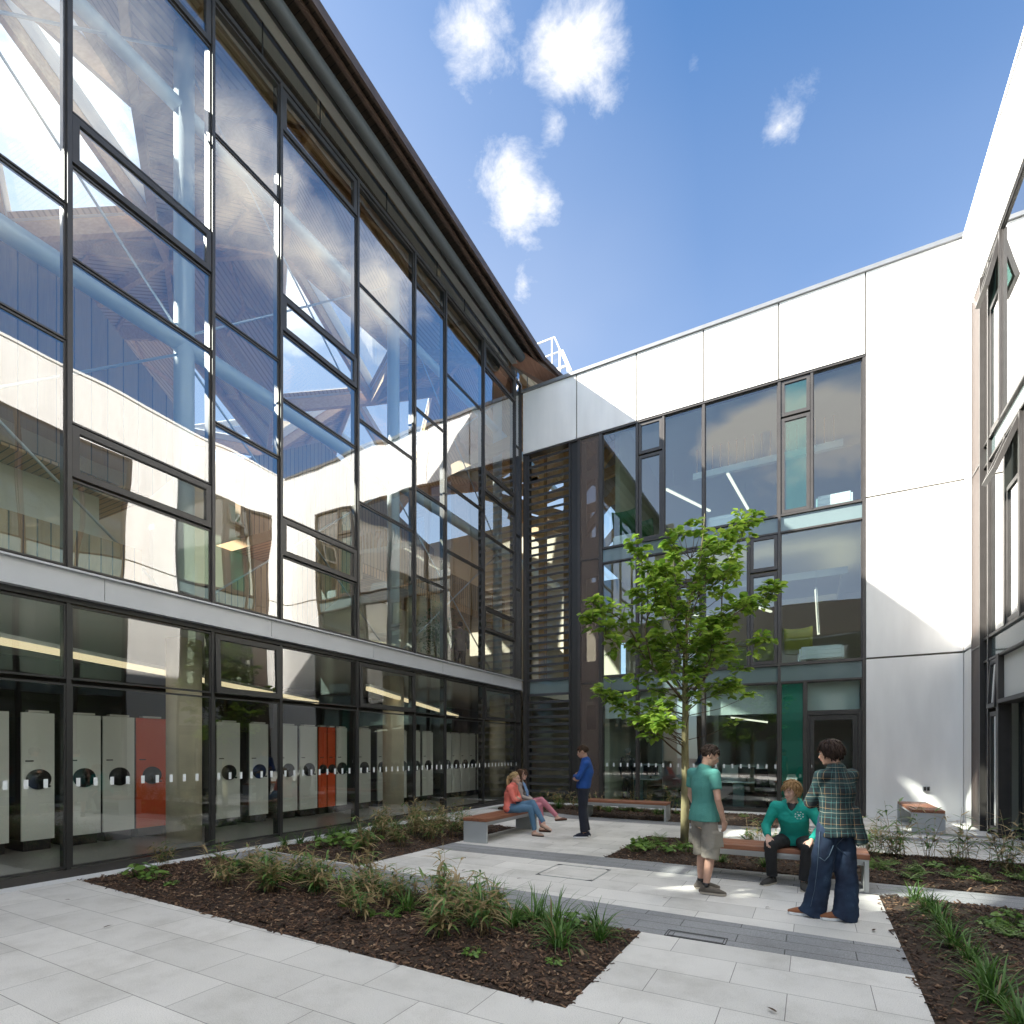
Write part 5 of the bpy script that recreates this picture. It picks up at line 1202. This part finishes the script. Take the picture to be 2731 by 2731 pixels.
# ================================================================== PLANTS
def sedge(seed,n=64,L_=.34,straw=.06):
    r=random.Random(seed); m=MB()
    for i in range(n):
        a=r.uniform(0,2*pi); k=r.random()
        blade(m,(r.gauss(0,.022),r.gauss(0,.022),-.02),a,L_*r.uniform(.6,1.2),r.uniform(.005,.009),.1+.55*k,r.uniform(1.1,2.2)*(.45+k),1 if r.random()<straw else 0,r)
    return m.mesh('sedge_leaves',[M['sedge'],M['straw']])
def lance(m,p,d,L_,w,mi,droop=.25):
    d=V(d).normalized(); sd=d.cross(V((0,0,1)));
    if sd.length<.05: sd=V((1,0,0))
    sd.normalize(); n=4; vs=[];fs=[]
    for i in range(n+1):
        f=i/n; ww=w*(0.001/w if i==n else (.35 if i==0 else (1,.9,.55)[i-1]))
        q=V(p)+d*(L_*f)-V((0,0,droop*L_*f*f)); vs+=[q-sd*ww,q-V((0,0,ww*.3)),q+sd*ww]
    for i in range(n):
        for j in (0,1): fs.append((i*3+j,i*3+j+1,(i+1)*3+j+1,(i+1)*3+j))
    m.add(vs,fs,mi,True)
def bamboo(seed,stems=13,h=.42,straw=.3,L_=.17):
    r=random.Random(seed); m=MB()
    for i in range(stems):
        x,y=r.gauss(0,.055),r.gauss(0,.055); a=r.uniform(0,2*pi); ln=r.uniform(.05,.5); H=h*r.uniform(.45,1.15)
        top=V((x+cos(a)*H*sin(ln),y+sin(a)*H*sin(ln),H*cos(ln))); base=V((x,y,-.02)); dead=r.random()<straw*.7
        m.tube([base,base*.45+top*.55+V((0,0,.02)),top],[.003,.0025,.0015],4,mi=2)
        for k in range(r.randint(5,9)):
            f=r.uniform(.35,1); p=base*(1-f)+top*f; b=a+r.gauss(0,1.3)
            lance(m,p,(cos(b),sin(b),r.uniform(-.15,.9)),L_*r.uniform(.55,1.15),r.uniform(.009,.016),1 if (dead or r.random()<straw) else 0,r.uniform(.1,.6))
    return m.mesh('bamboo_leaves',[M['bamboo'],M['straw'],M['straw']])
def disc(m,c,nrm,rad,mi,r,n=9):
    nrm=V(nrm).normalized(); b=nrm.orthogonal().normalized(); e=nrm.cross(b); c=V(c)
    vs=[c-nrm*rad*.12]+[c+(b*cos(2*pi*i/n)+e*sin(2*pi*i/n))*rad*(1+.16*(i%2))+nrm*rad*r.uniform(-.08,.1) for i in range(n)]
    m.add(vs,[(0,1+i,1+(i+1)%n) for i in range(n)],mi,True)
def herb(seed,n=34,rad=.2,h=.16,lr=.034):
    r=random.Random(seed); m=MB()
    for i in range(n):
        a=r.uniform(0,2*pi); d=rad*sqrt(r.random()); z=h*(1-.5*(d/rad)**2)*r.uniform(.5,1.1); p=V((cos(a)*d,sin(a)*d,z))
        m.tube([(cos(a)*d*.25,sin(a)*d*.25,-.02),p],[.0025,.0015],4,mi=0); disc(m,p,(cos(a)*.5+r.gauss(0,.2),sin(a)*.5+r.gauss(0,.2),1),lr*r.uniform(.6,1.25),0,r)
    return m.mesh('herb_leaves',[M['herb'],M['sedge']])
def fern(seed,n=11,L_=.24):
    r=random.Random(seed); m=MB()
    for i in range(n):
        a=r.uniform(0,2*pi); d=V((cos(a),sin(a),0)); ln=r.uniform(.4,1.1); q=V((0,0,-.01)); P=[]
        for k in range(9):
            P.append(q.copy()); ln+=.09; q=q+(d*sin(ln)+V((0,0,cos(ln))))*(L_*r.uniform(.8,1.05)/9)
        m.tube(P,.0018,4,mi=0); sd=V((-d.y,d.x,0))
        for k in range(2,9):
            w=.055*(1-abs(k-4)/6)
            for s in (-1,1): lance(m,P[k],sd*s+d*.35,w*1.1,w*.2,0,.2)
    return m.mesh('fern_fronds',[M['herb'],M['sedge']])
PM={'sedge':[sedge(i) for i in range(3)]+[sedge(9,60,.30,.1)],'bamboo':[bamboo(20+i) for i in range(3)],'tall':[bamboo(40+i,11,.62,.22,.2) for i in range(2)],
    'straw':[bamboo(30+i,15,.4,.33,.18) for i in range(3)],'herb':[herb(50+i) for i in range(3)],'fern':[fern(60+i) for i in range(3)],'low':[herb(70+i,40,.16,.1,.02) for i in range(2)]}
names_={'sedge':('sedge','sedge'),'bamboo':('dwarf_bamboo','bamboo'),'tall':('dwarf_bamboo','bamboo'),'straw':('dwarf_bamboo','bamboo'),'herb':('leafy_perennial','plant'),'fern':('fern','fern'),'low':('ground_cover','plant')}
looks={'sedge':'green sedge tuft with arching strap leaves','bamboo':'dwarf bamboo clump of green lance leaves','tall':'taller dwarf bamboo clump with thin stems','straw':'dwarf bamboo clump with many straw coloured leaves','herb':'low plant with round bright green leaves','fern':'small fern with feathery fronds','low':'low creeping plant with tiny leaves'}
R_=random.Random(77)
def plant(kind,x,y,bed,where,s=1.0):
    me=R_.choice(PM[kind]); nm,cat=names_[kind]
    o=bpy.data.objects.new(nm,me); COL.objects.link(o)
    o.location=(x,y,max(0,bedz(x,y,bed))); o.rotation_euler=(0,0,R_.uniform(0,6.28)); k=s*R_.uniform(.85,1.15); o.scale=(k,k,k*R_.uniform(.9,1.1))
    lab=looks[kind]+' '+where
    tag(o,lab,cat,lab); return o
w1='in the long foreground bed'
for x,y,s in ((-7.9,4.35,.9),(-6.55,4.3,1),(-6.0,4.55,1),(-5.5,4.2,1.05),(-4.95,4.5,1.15),(-4.3,4.25,1),(-3.75,4.55,1.1),(-5.75,4.9,.9),(-4.7,4.95,1)): plant('straw',x,y,bed1,w1,s)
for x,y,s in ((-6.2,4.1,.9),(-5.2,4.7,1.1),(-4.5,4.75,1),(-3.9,4.0,.95),(-3.4,4.6,1.15),(-3.1,4.25,1.1),(-2.75,4.6,1)): plant('bamboo',x,y,bed1,w1,s)
plant('tall',-3.55,4.85,bed1,w1,.95); plant('straw',-2.55,4.1,bed1,w1,1.05); plant('straw',-2.85,3.95,bed1,w1,.9)
for x,y,s in ((-2.35,4.75,1.3),(-2.9,4.85,1.3),(-2.05,4.55,1.3),(-1.85,4.2,1.25),(-1.62,4.6,1.05),(-3.2,4.95,1.2),(-2.45,4.45,1.15),(-1.72,4.85,.95),(-3.6,4.35,1.1)): plant('sedge',x,y,bed1,w1,s)
for x,y,s in ((-7.75,3.95,1.1),(-7.35,3.95,1),(-7.1,4.95,.8),(-6.5,5.1,.8),(-5.5,5.15,.8),(-2.0,4.8,.9)): plant('herb',x,y,bed1,w1,s)
for x,y in ((-6.9,3.9),(-2.4,3.75),(-1.75,3.9),(-6.7,4.7)): plant('low',x,y,bed1,w1,.6)
rb=random.Random(3)
for k in range(16): plant('bamboo' if k%3 else 'sedge',rb.uniform(-6.9,-2.2),rb.uniform(4.2,5.0),bed1,w1,rb.uniform(.75,1.0))
for k in range(9): plant('fern',rb.uniform(-7.2,-2.2),rb.uniform(3.95,5.0),bed1,w1,rb.uniform(.6,.8))
w2='in the glass wall bed'
for k in range(9): plant('sedge',-8.05+R_.uniform(-.1,.1),6.5+k*.36,bed2,w2,1)
for x,y in ((-7.3,6.65),(-7.0,6.95),(-6.65,6.7),(-7.5,7.2),(-6.9,7.35)): plant('herb',x,y,bed2,w2,1.25)
for x,y in ((-6.3,6.6),(-7.2,8.0),(-6.6,7.7),(-7.6,8.4),(-6.9,8.6),(-7.4,9.2),(-6.5,8.9),(-7.0,9.6),(-7.8,9.9),(-6.4,9.7)): plant('bamboo',x,y,bed2,w2,1.15)
for x,y in ((-6.25,7.4),(-6.1,8.1),(-6.5,8.3),(-6.1,8.8),(-7.9,8.9),(-6.2,9.4),(-7.6,10.4)): plant('straw',x,y,bed2,w2,1.1)
for x,y in ((-7.1,8.9),(-6.8,9.9)): plant('tall',x,y,bed2,w2,1.1)
w3='below the back windows'
for k in range(9): plant('bamboo',-7.6+k*.42+R_.uniform(-.1,.1),14.6+R_.uniform(-.3,.5),bed3,w3,1.1)
for k in range(9): plant('sedge',-7.2+k*.5+R_.uniform(-.15,.15),14.3+R_.uniform(-.1,.4),bed3,w3,1.1)
for k in range(8): plant('fern',-5+k*.5+R_.uniform(-.1,.1),14.4+R_.uniform(-.3,.6),bed3,w3,1)
for x in (-3.9,-3.3): plant('tall',x,14.7,bed3,w3,1)
w4='in the bed under the tree'
for x,y in ((-2.55,9.35),(-2.4,9.0),(-2.65,9.9),(-1.9,9.6),(-2.5,10.3),(-2.3,9.7)): plant('fern',x,y,bed4,w4,1.1)
for x,y in ((-2.5,8.85),(-2.05,8.95),(-1.75,9.1),(-2.65,9.55)): plant('herb',x,y,bed4,w4,.95)
w5='right of the long bench'
for x,y,s in ((.95,10.4,1.1),(1.25,10.55,1.25),(1.6,10.4,1.15),(2.0,10.3,1.1),(2.35,10.2,1.2),(2.7,10.2,1.1),(.7,10.6,1.1),(2.95,10.5,1.1)): plant('tall',x,y,bed4,w5,s)
for x,y in ((1.05,10.1),(1.8,9.9),(2.3,9.7),(.75,9.9),(2.75,9.8)): plant('straw',x,y,bed4,w5,.95)
for x,y in ((.8,9.0),(1.35,9.2),(1.6,9.0),(1.95,8.95),(2.3,9.15),(2.55,8.8),(1.15,8.75),(.95,9.5)): plant('fern',x,y,bed4,w5,1.15)
for x,y in ((.7,9.3),(1.8,9.4),(2.6,9.3),(2.9,9.0),(1.5,9.6)): plant('low',x,y,bed4,w5,1.1)
for x,y in ((-.9,10.5),(-.5,10.6),(-.1,10.5),(.3,10.6)): plant('bamboo',x,y,bed4,'behind the long bench',1.1)
for x,y in ((-1.2,8.7),(-.6,8.65),(0,8.7),(.4,8.6)): plant('sedge',x,y,bed4,'under the long bench',.7)
w6='in the bed at the right edge'
for k in range(13): plant('sedge',1.02+R_.uniform(-.06,.06)+.01*k,7.45-k*.40,bed5,w6,1.0)
for k in range(52):
    x=R_.uniform(1.25,2.95); y=R_.uniform(3.0,7.6); plant(R_.choice(['fern','low','low','low','fern','herb']),x,y,bed5,w6,R_.uniform(.55,.9))
# ================================================================== TREE
def tree():
    r=random.Random(11)
    t=thing('young_tree','young broadleaf tree with bright green crown in the bark bed at the courtyard centre','tree',(-2.03,10.28,.03))
    # axes of the spread as seen from the terrace: right r, depth d
    ax=V((cos(radians(28.7)),sin(radians(28.7)),0)); dp=V((-ax.y,ax.x,0))
    P=lambda a,z,d=0: ax*a+dp*d+V((0,0,z))
    tr=MB()
    tr.tube([P(0,-.1),P(0,.5),P(.01,1.1),P(.0,1.8),P(.01,2.4),P(-.0,3.0),P(.02,3.7),P(.06,4.3),P(.25,5.0),P(.33,5.6),P(.36,6.0)],[.085,.075,.07,.064,.058,.05,.04,.03,.02,.012,.005],12)
    tr.obj('trunk',[M['bark']],t)
    limbs=[]
    def limb(pts,r0): limbs.append(([P(*p) for p in pts],r0))
    limb([(-.0,1.55),(-.3,1.8,.05),(-.75,2.25,.1),(-1.1,2.55,.15),(-1.5,2.75,.1)],.02)
    limb([(0,1.7),(-.35,2.0,-.3),(-.6,2.2,-.55)],.014)
    limb([(0,2.55),(-.3,2.95,.1),(-.65,3.35,.2),(-.95,3.9,.2),(-1.3,4.2,.1),(-1.6,4.25,.1)],.026)
    limb([(-.55,3.25,.15),(-.75,3.9,-.1),(-.55,4.5,-.1),(-.75,5.0,-.1),(-1.0,5.3,-.15)],.015)
    limb([(.0,2.6),(.3,2.95,-.1),(.5,3.4,-.2),(.62,3.9,-.25),(.95,4.2,-.2),(1.3,4.4,-.1),(1.55,4.5,-.1)],.026)
    limb([(.5,3.4,-.2),(.7,4.2,.1),(.75,4.7,.15),(.9,5.2,.2),(1.1,5.6,.2),(1.2,5.95,.2)],.016)
    limb([(0,2.9),(-.15,3.5,-.35),(-.35,4.1,-.5),(-.55,4.6,-.5)],.016)
    limb([(0,3.1),(.2,3.6,.4),(.3,4.2,.6),(.4,4.7,.6)],.016)
    limb([(0.02,3.6),(-.15,4.2,.15),(-.25,4.8,.2),(-.35,5.05,.2)],.014)
    limb([(0.03,3.9),(.2,4.5,-.2),(.35,5.0,-.3),(.65,5.45,-.25)],.014)
    limb([(0,2.35),(.35,2.6,.2),(.75,2.75,.3),(1.0,2.85,.3)],.014)
    limb([(0,2.5),(.1,2.9,-.5),(.15,3.3,-.9),(.05,3.6,-1.1)],.015)
    limb([(0,2.7),(-.1,3.2,.5),(-.2,3.6,.95),(-.2,3.9,1.1)],.015)
    limb([(-.8,3.6,.2),(-1.2,3.6,-.1),(-1.55,3.75,-.2),(-1.75,4.0,-.2)],.01)
    limb([(.6,3.6,-.2),(.95,3.5,-.4),(1.2,3.6,-.5)],.01)
    lb=MB(); lf=MB(); tips=[]
    for pts,r0 in limbs:
        # subdivide smoothly
        Q=[]
        n=len(pts)
        for i in range(n-1):
            p0=pts[max(i-1,0)];p1=pts[i];p2=pts[i+1];p3=pts[min(i+2,n-1)]
            for k in range(4):
                u=k/4; Q.append(.5*((2*p1)+(p2-p0)*u+(2*p0-5*p1+4*p2-p3)*u*u+(3*p1-p0-3*p2+p3)*u**3))
        Q.append(pts[-1]); m_=len(Q)
        lb.tube(Q,[r0*(1-.86*i/(m_-1)) for i in range(m_)],7)
        tips.append((Q[-1],Q[-1]-Q[-3]))
        for i in range(4,m_):
            f=i/(m_-1)
            if f<.3: continue
            for k in range(2 if r.random()<.8 else 1):
                a=r.uniform(0,2*pi); dirv=(Q[i]-Q[i-1]).normalized(); o=dirv.orthogonal().normalized(); o=Matrix.Rotation(a,3,dirv)@o
                d=(o+dirv*.6+V((0,0,.35))).normalized(); L_=r.uniform(.16,.42)*(1.1-.4*f)
                e=Q[i]+d*L_; lb.tube([Q[i],(Q[i]+e)/2+V((0,0,-.01)),e],[.005,.004,.002],5,mi=0); tips.append((e,d))
                if r.random()<.45: tips.append(((Q[i]+e)/2,o))
    def prof_r(z):
        T=[(1.75,.55),(2.1,1.0),(2.6,1.25),(3.3,1.15),(4.0,1.3),(4.7,1.05),(5.3,.75),(5.9,.3)]
        for (z0,r0),(z1,r1) in zip(T[:-1],T[1:]):
            if z0<=z<=z1: return r0+(r1-r0)*(z-z0)/(z1-z0)
        return .3
    for k in range(118):
        z=r.uniform(1.7,5.2); a=r.uniform(0,2*pi); R_x=prof_r(min(z+.45,5.85))*r.uniform(.45,1.0)
        s0=P(.01+(.06*(z-3.5) if z>3.5 else 0),z); dirh=ax*cos(a)+dp*sin(a)
        e=s0+dirh*R_x+V((0,0,r.uniform(.25,.6))); mid=(s0+e)/2+V((0,0,-.06))
        lb.tube([s0,mid,e],[.008,.006,.002],5); tips.append((e,e-mid))
        for q in range(2):
            u=r.uniform(.45,.95); pp=mid*(1-u)+e*u; dv=Matrix.Rotation(r.uniform(-1.3,1.3),3,'Z')@dirh+V((0,0,.3)); tips.append((pp+dv*.1,dv)); lb.tube([pp,pp+dv*.1],[.003,.002],4)
    lb.obj('limbs',[M['twig']],t)
    def leaf(p,d,L_,w):
        d=d.normalized(); sd=d.cross(V((0,0,1)))
        if sd.length<.1: sd=V((1,0,0))
        sd.normalize(); up=sd.cross(d); roll=r.gauss(0,.35); sd=sd*cos(roll)+up*sin(roll); up=sd.cross(d)
        prof=[(0,.06),(.16,.62),(.4,1),(.65,.86),(.86,.42),(1,.02)]
        vs=[];fs=[]; dr=r.uniform(.1,.35)
        for f,q in prof:
            c=p+d*(L_*f)-V((0,0,dr*L_*f*f)); vs+=[c-sd*w*q+up*w*q*.22,c,c+sd*w*q+up*w*q*.22]
        for i in range(5):
            for j in (0,1): fs.append((i*3+j,i*3+j+1,(i+1)*3+j+1,(i+1)*3+j))
        lf.add(vs,fs,0,True)
    for (p,d) in tips:
        for k in range(r.randint(6,9)):
            a=r.uniform(0,2*pi); dv=V((cos(a),sin(a),r.uniform(-.45,.35)))+d.normalized()*.45
            L_=r.uniform(.085,.175)*(1.15 if r.random()<.3 else 1); pp=p-d.normalized()*r.uniform(0,.09)
            st=pp+dv.normalized()*.03
            leaf(st,dv,L_,L_*r.uniform(.32,.39))
    lf.obj('crown',[M['treeleaf']],t)
tree()
# indoor shrub on the first floor by the corner
def shrub():
    r=random.Random(4); t=thing('indoor_shrub','dark glossy potted shrub on the first floor behind the glass near the corner','plant',(-10.1,13.6,4.112))
    m=MB(); m.tube([(0,0,0),(0,0,.42)],[.2,.26],16); m.obj('pot',[M['black']],t)
    m=MB(); m.tube([(0,0,.4),(0,0,1.3)],.03,8); m.obj('stem',[M['twig']],t)
    m=MB()
    for i in range(900):
        p=V((r.gauss(0,.3),r.gauss(0,.3),1.15+r.gauss(0,.38)))
        a=r.uniform(0,6.28); lance(m,p,(cos(a),sin(a),r.uniform(-.6,.8)),.09,.022,0,.2)
    m.obj('foliage',[M['sedge']],t)
shrub()
EXPOSURE=2.15
# ================================================================== SKY, SUN, CAMERA
def world():
    w=bpy.data.worlds.new('World'); SC.world=w; w.use_nodes=True; nt=w.node_tree; nt.nodes.clear(); L=nt.links.new
    out=nt.nodes.new('ShaderNodeOutputWorld'); bg=nt.nodes.new('ShaderNodeBackground'); L(bg.outputs[0],out.inputs[0]); bg.inputs[1].default_value=SKY_STRENGTH
    sk=nt.nodes.new('ShaderNodeTexSky'); sk.sky_type='NISHITA'; sk.sun_disc=False; sk.sun_elevation=SUN_EL; sk.sun_rotation=SUN_ROT
    sk.air_density=1.0; sk.dust_density=.9; sk.ozone_density=2.2; sk.altitude=50
    tc=nt.nodes.new('ShaderNodeTexCoord'); mp=nt.nodes.new('ShaderNodeMapping'); L(tc.outputs['Generated'],mp.inputs[0]); mp.inputs['Scale'].default_value=(1,1,1.7)
    n1=N(nt,'ShaderNodeTexNoise'); n1.inputs['Scale'].default_value=4.2; n1.inputs['Detail'].default_value=12; n1.inputs['Roughness'].default_value=.6; n1.inputs['Distortion'].default_value=.25; L(mp.outputs[0],n1.inputs[0])
    # broad density field: where the cloud puffs sit in the sky (directions), plus unseen cloud added as fill light
    acc=None
    def mth(op,a,b=None,c=None,clamp=False):
        n=nt.nodes.new('ShaderNodeMath'); n.operation=op; n.use_clamp=clamp
        for i,x in enumerate((a,b,c)):
            if x is None: continue
            if isinstance(x,(int,float)): n.inputs[i].default_value=x
            else: L(x,n.inputs[i])
        return n.outputs[0]
    for (d,rad,wt) in CLOUDS:
        vd=nt.nodes.new('ShaderNodeVectorMath'); vd.operation='DISTANCE'; L(tc.outputs['Generated'],vd.inputs[0]); vd.inputs[1].default_value=V(d).normalized()
        f=mth('MULTIPLY',mth('SUBTRACT',1.0,mth('DIVIDE',vd.outputs['Value'],rad),None,True),wt)
        acc=f if acc is None else mth('MAXIMUM',acc,f)
    n2=N(nt,'ShaderNodeTexNoise'); n2.inputs['Scale'].default_value=2.3; n2.inputs['Detail'].default_value=3; L(mp.outputs[0],n2.inputs[0])
    # unseen cloud added behind and overhead to lift and whiten the ambient light
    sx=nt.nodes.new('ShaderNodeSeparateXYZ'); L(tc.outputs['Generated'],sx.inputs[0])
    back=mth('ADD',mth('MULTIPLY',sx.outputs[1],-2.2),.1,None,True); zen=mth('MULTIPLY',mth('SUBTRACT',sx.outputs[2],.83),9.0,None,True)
    fill_cloud=mth('MULTIPLY',mth('ADD',mth('MULTIPLY',mth('SUBTRACT',n2.outputs[0],.5),5.5),.58,None,True),mth('MAXIMUM',back,zen))
    hid=mth('GREATER_THAN',fill_cloud,.02); hid=mth('MAXIMUM',hid,mth('GREATER_THAN',mth('ABSOLUTE',mth('ADD',sx.outputs[0],.08)),.50))
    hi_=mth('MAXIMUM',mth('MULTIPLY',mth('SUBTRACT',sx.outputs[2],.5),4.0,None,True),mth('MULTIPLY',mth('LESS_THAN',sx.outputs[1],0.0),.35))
    fill_cloud=mth('MULTIPLY',fill_cloud,mth('MULTIPLY',mth('SUBTRACT',sx.outputs[2],.24),3.6,None,True))
    acc=mth('MAXIMUM',acc,fill_cloud)
    n3=N(nt,'ShaderNodeTexNoise'); n3.inputs['Scale'].default_value=13; n3.inputs['Detail'].default_value=13; n3.inputs['Roughness'].default_value=.68; n3.inputs['Distortion'].default_value=.3; L(mp.outputs[0],n3.inputs[0])
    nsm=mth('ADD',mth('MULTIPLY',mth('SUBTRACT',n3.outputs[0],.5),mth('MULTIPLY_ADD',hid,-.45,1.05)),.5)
    den=mth('SUBTRACT',mth('ADD',mth('MULTIPLY',acc,.60),mth('ADD',mth('MULTIPLY',n1.outputs[0],.65),mth('MULTIPLY',nsm,.6))),.83)
    den=mth('POWER',mth('MULTIPLY',den,3.3,None,True),1.4)
    den=mth('MULTIPLY',den,mth('GREATER_THAN',acc,.001))
    # thin high veil, thicker to the west and towards the roofline
    veil=mth('ADD',mth('MULTIPLY',mth('SUBTRACT',.80,sx.outputs[2],None,True),.95),mth('MULTIPLY',mth('SUBTRACT',mth('MULTIPLY',sx.outputs[0],-1),.12,None,True),.75))
    veil=mth('MULTIPLY',veil,mth('MULTIPLY_ADD',n2.outputs[0],.9,.3)); veil=mth('MINIMUM',veil,.42)
    veil=mth('MULTIPLY',veil,mth('LESS_THAN',sx.outputs[0],.3))
    den=mth('MAXIMUM',den,veil)
    col=ramp(nt,den,[(0,(.78,.84,.95)),(.6,(1,1,1)),(1,(1,.98,.945))])
    cm=N(nt,'ShaderNodeMix',_data_type='RGBA',_blend_type='MULTIPLY'); cm.inputs[0].default_value=1; L(col,cm.inputs[6]); vv=mth('MULTIPLY_ADD',mth('MULTIPLY',hid,hi_),mth('MULTIPLY_ADD',mth('GREATER_THAN',sx.outputs[0],.38),-7.5,CLOUD_FILL-CLOUD_V),CLOUD_V); cb=nt.nodes.new('ShaderNodeCombineXYZ'); [L(vv,cb.inputs[k_]) for k_ in range(3)]; L(cb.outputs[0],cm.inputs[7])
    tint=N(nt,'ShaderNodeMix',_data_type='RGBA',_blend_type='MULTIPLY'); tint.inputs[0].default_value=1; L(sk.outputs[0],tint.inputs[6]); tint.inputs[7].default_value=(*SKY_TINT,1)
    mx=N(nt,'ShaderNodeMix',_data_type='RGBA'); L(den,mx.inputs[0]); L(tint.outputs[2],mx.inputs[6]); L(cm.outputs[2],mx.inputs[7]); L(mx.outputs[2],bg.inputs[0])
SUN_EL=atan2(1.0,sqrt(1+.64)); sd_=-SUN
SUN_ROT=atan2(sd_.x,sd_.y)
SKY_STRENGTH=.05; CLOUD_V=5.8; CLOUD_FILL=17; SKY_TINT=(.76,1.08,1.3)  # out-of-view cloud is set brighter than visible cloud as ambient fill
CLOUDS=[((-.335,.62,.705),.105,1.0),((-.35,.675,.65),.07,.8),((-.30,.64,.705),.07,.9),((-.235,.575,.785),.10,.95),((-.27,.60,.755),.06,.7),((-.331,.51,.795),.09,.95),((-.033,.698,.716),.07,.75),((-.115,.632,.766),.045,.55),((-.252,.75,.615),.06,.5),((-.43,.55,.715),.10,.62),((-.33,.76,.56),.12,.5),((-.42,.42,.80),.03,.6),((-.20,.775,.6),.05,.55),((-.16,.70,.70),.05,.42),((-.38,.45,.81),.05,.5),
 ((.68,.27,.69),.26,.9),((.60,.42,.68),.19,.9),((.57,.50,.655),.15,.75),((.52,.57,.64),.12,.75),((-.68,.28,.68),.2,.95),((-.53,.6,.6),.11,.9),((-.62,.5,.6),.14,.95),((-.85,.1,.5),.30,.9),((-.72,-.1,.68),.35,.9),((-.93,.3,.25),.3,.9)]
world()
sl=bpy.data.lights.new('sun','SUN'); sl.energy=4.3; sl.angle=radians(.53); sl.color=(1,.95,.87)
so=bpy.data.objects.new('sun',sl); COL.objects.link(so); so.rotation_euler=SUN.to_track_quat('-Z','Y').to_euler(); so.location=(-30,-25,40)
cd=bpy.data.cameras.new('camera'); cd.sensor_fit='AUTO'; cd.sensor_width=36; cd.lens=1460/2731*36; cd.shift_x=0; cd.shift_y=(2004-1365.5)/2731; cd.clip_end=600; cd.clip_start=.05
co=bpy.data.objects.new('camera',cd); COL.objects.link(co); co.location=(0,0,1.69); co.rotation_euler=(radians(90),0,radians(28.7)); SC.camera=co
SC.view_settings.view_transform='Standard'; SC.view_settings.look='None'; SC.view_settings.exposure=EXPOSURE; SC.view_settings.gamma=1
SC.cycles.use_denoising=True
try: SC.cycles.denoiser='OPENIMAGEDENOISE'
except Exception: pass
SC.cycles.max_bounces=14; SC.cycles.transparent_max_bounces=24; SC.cycles.diffuse_bounces=5; SC.cycles.glossy_bounces=4; SC.cycles.caustics_reflective=False; SC.cycles.sample_clamp_indirect=6
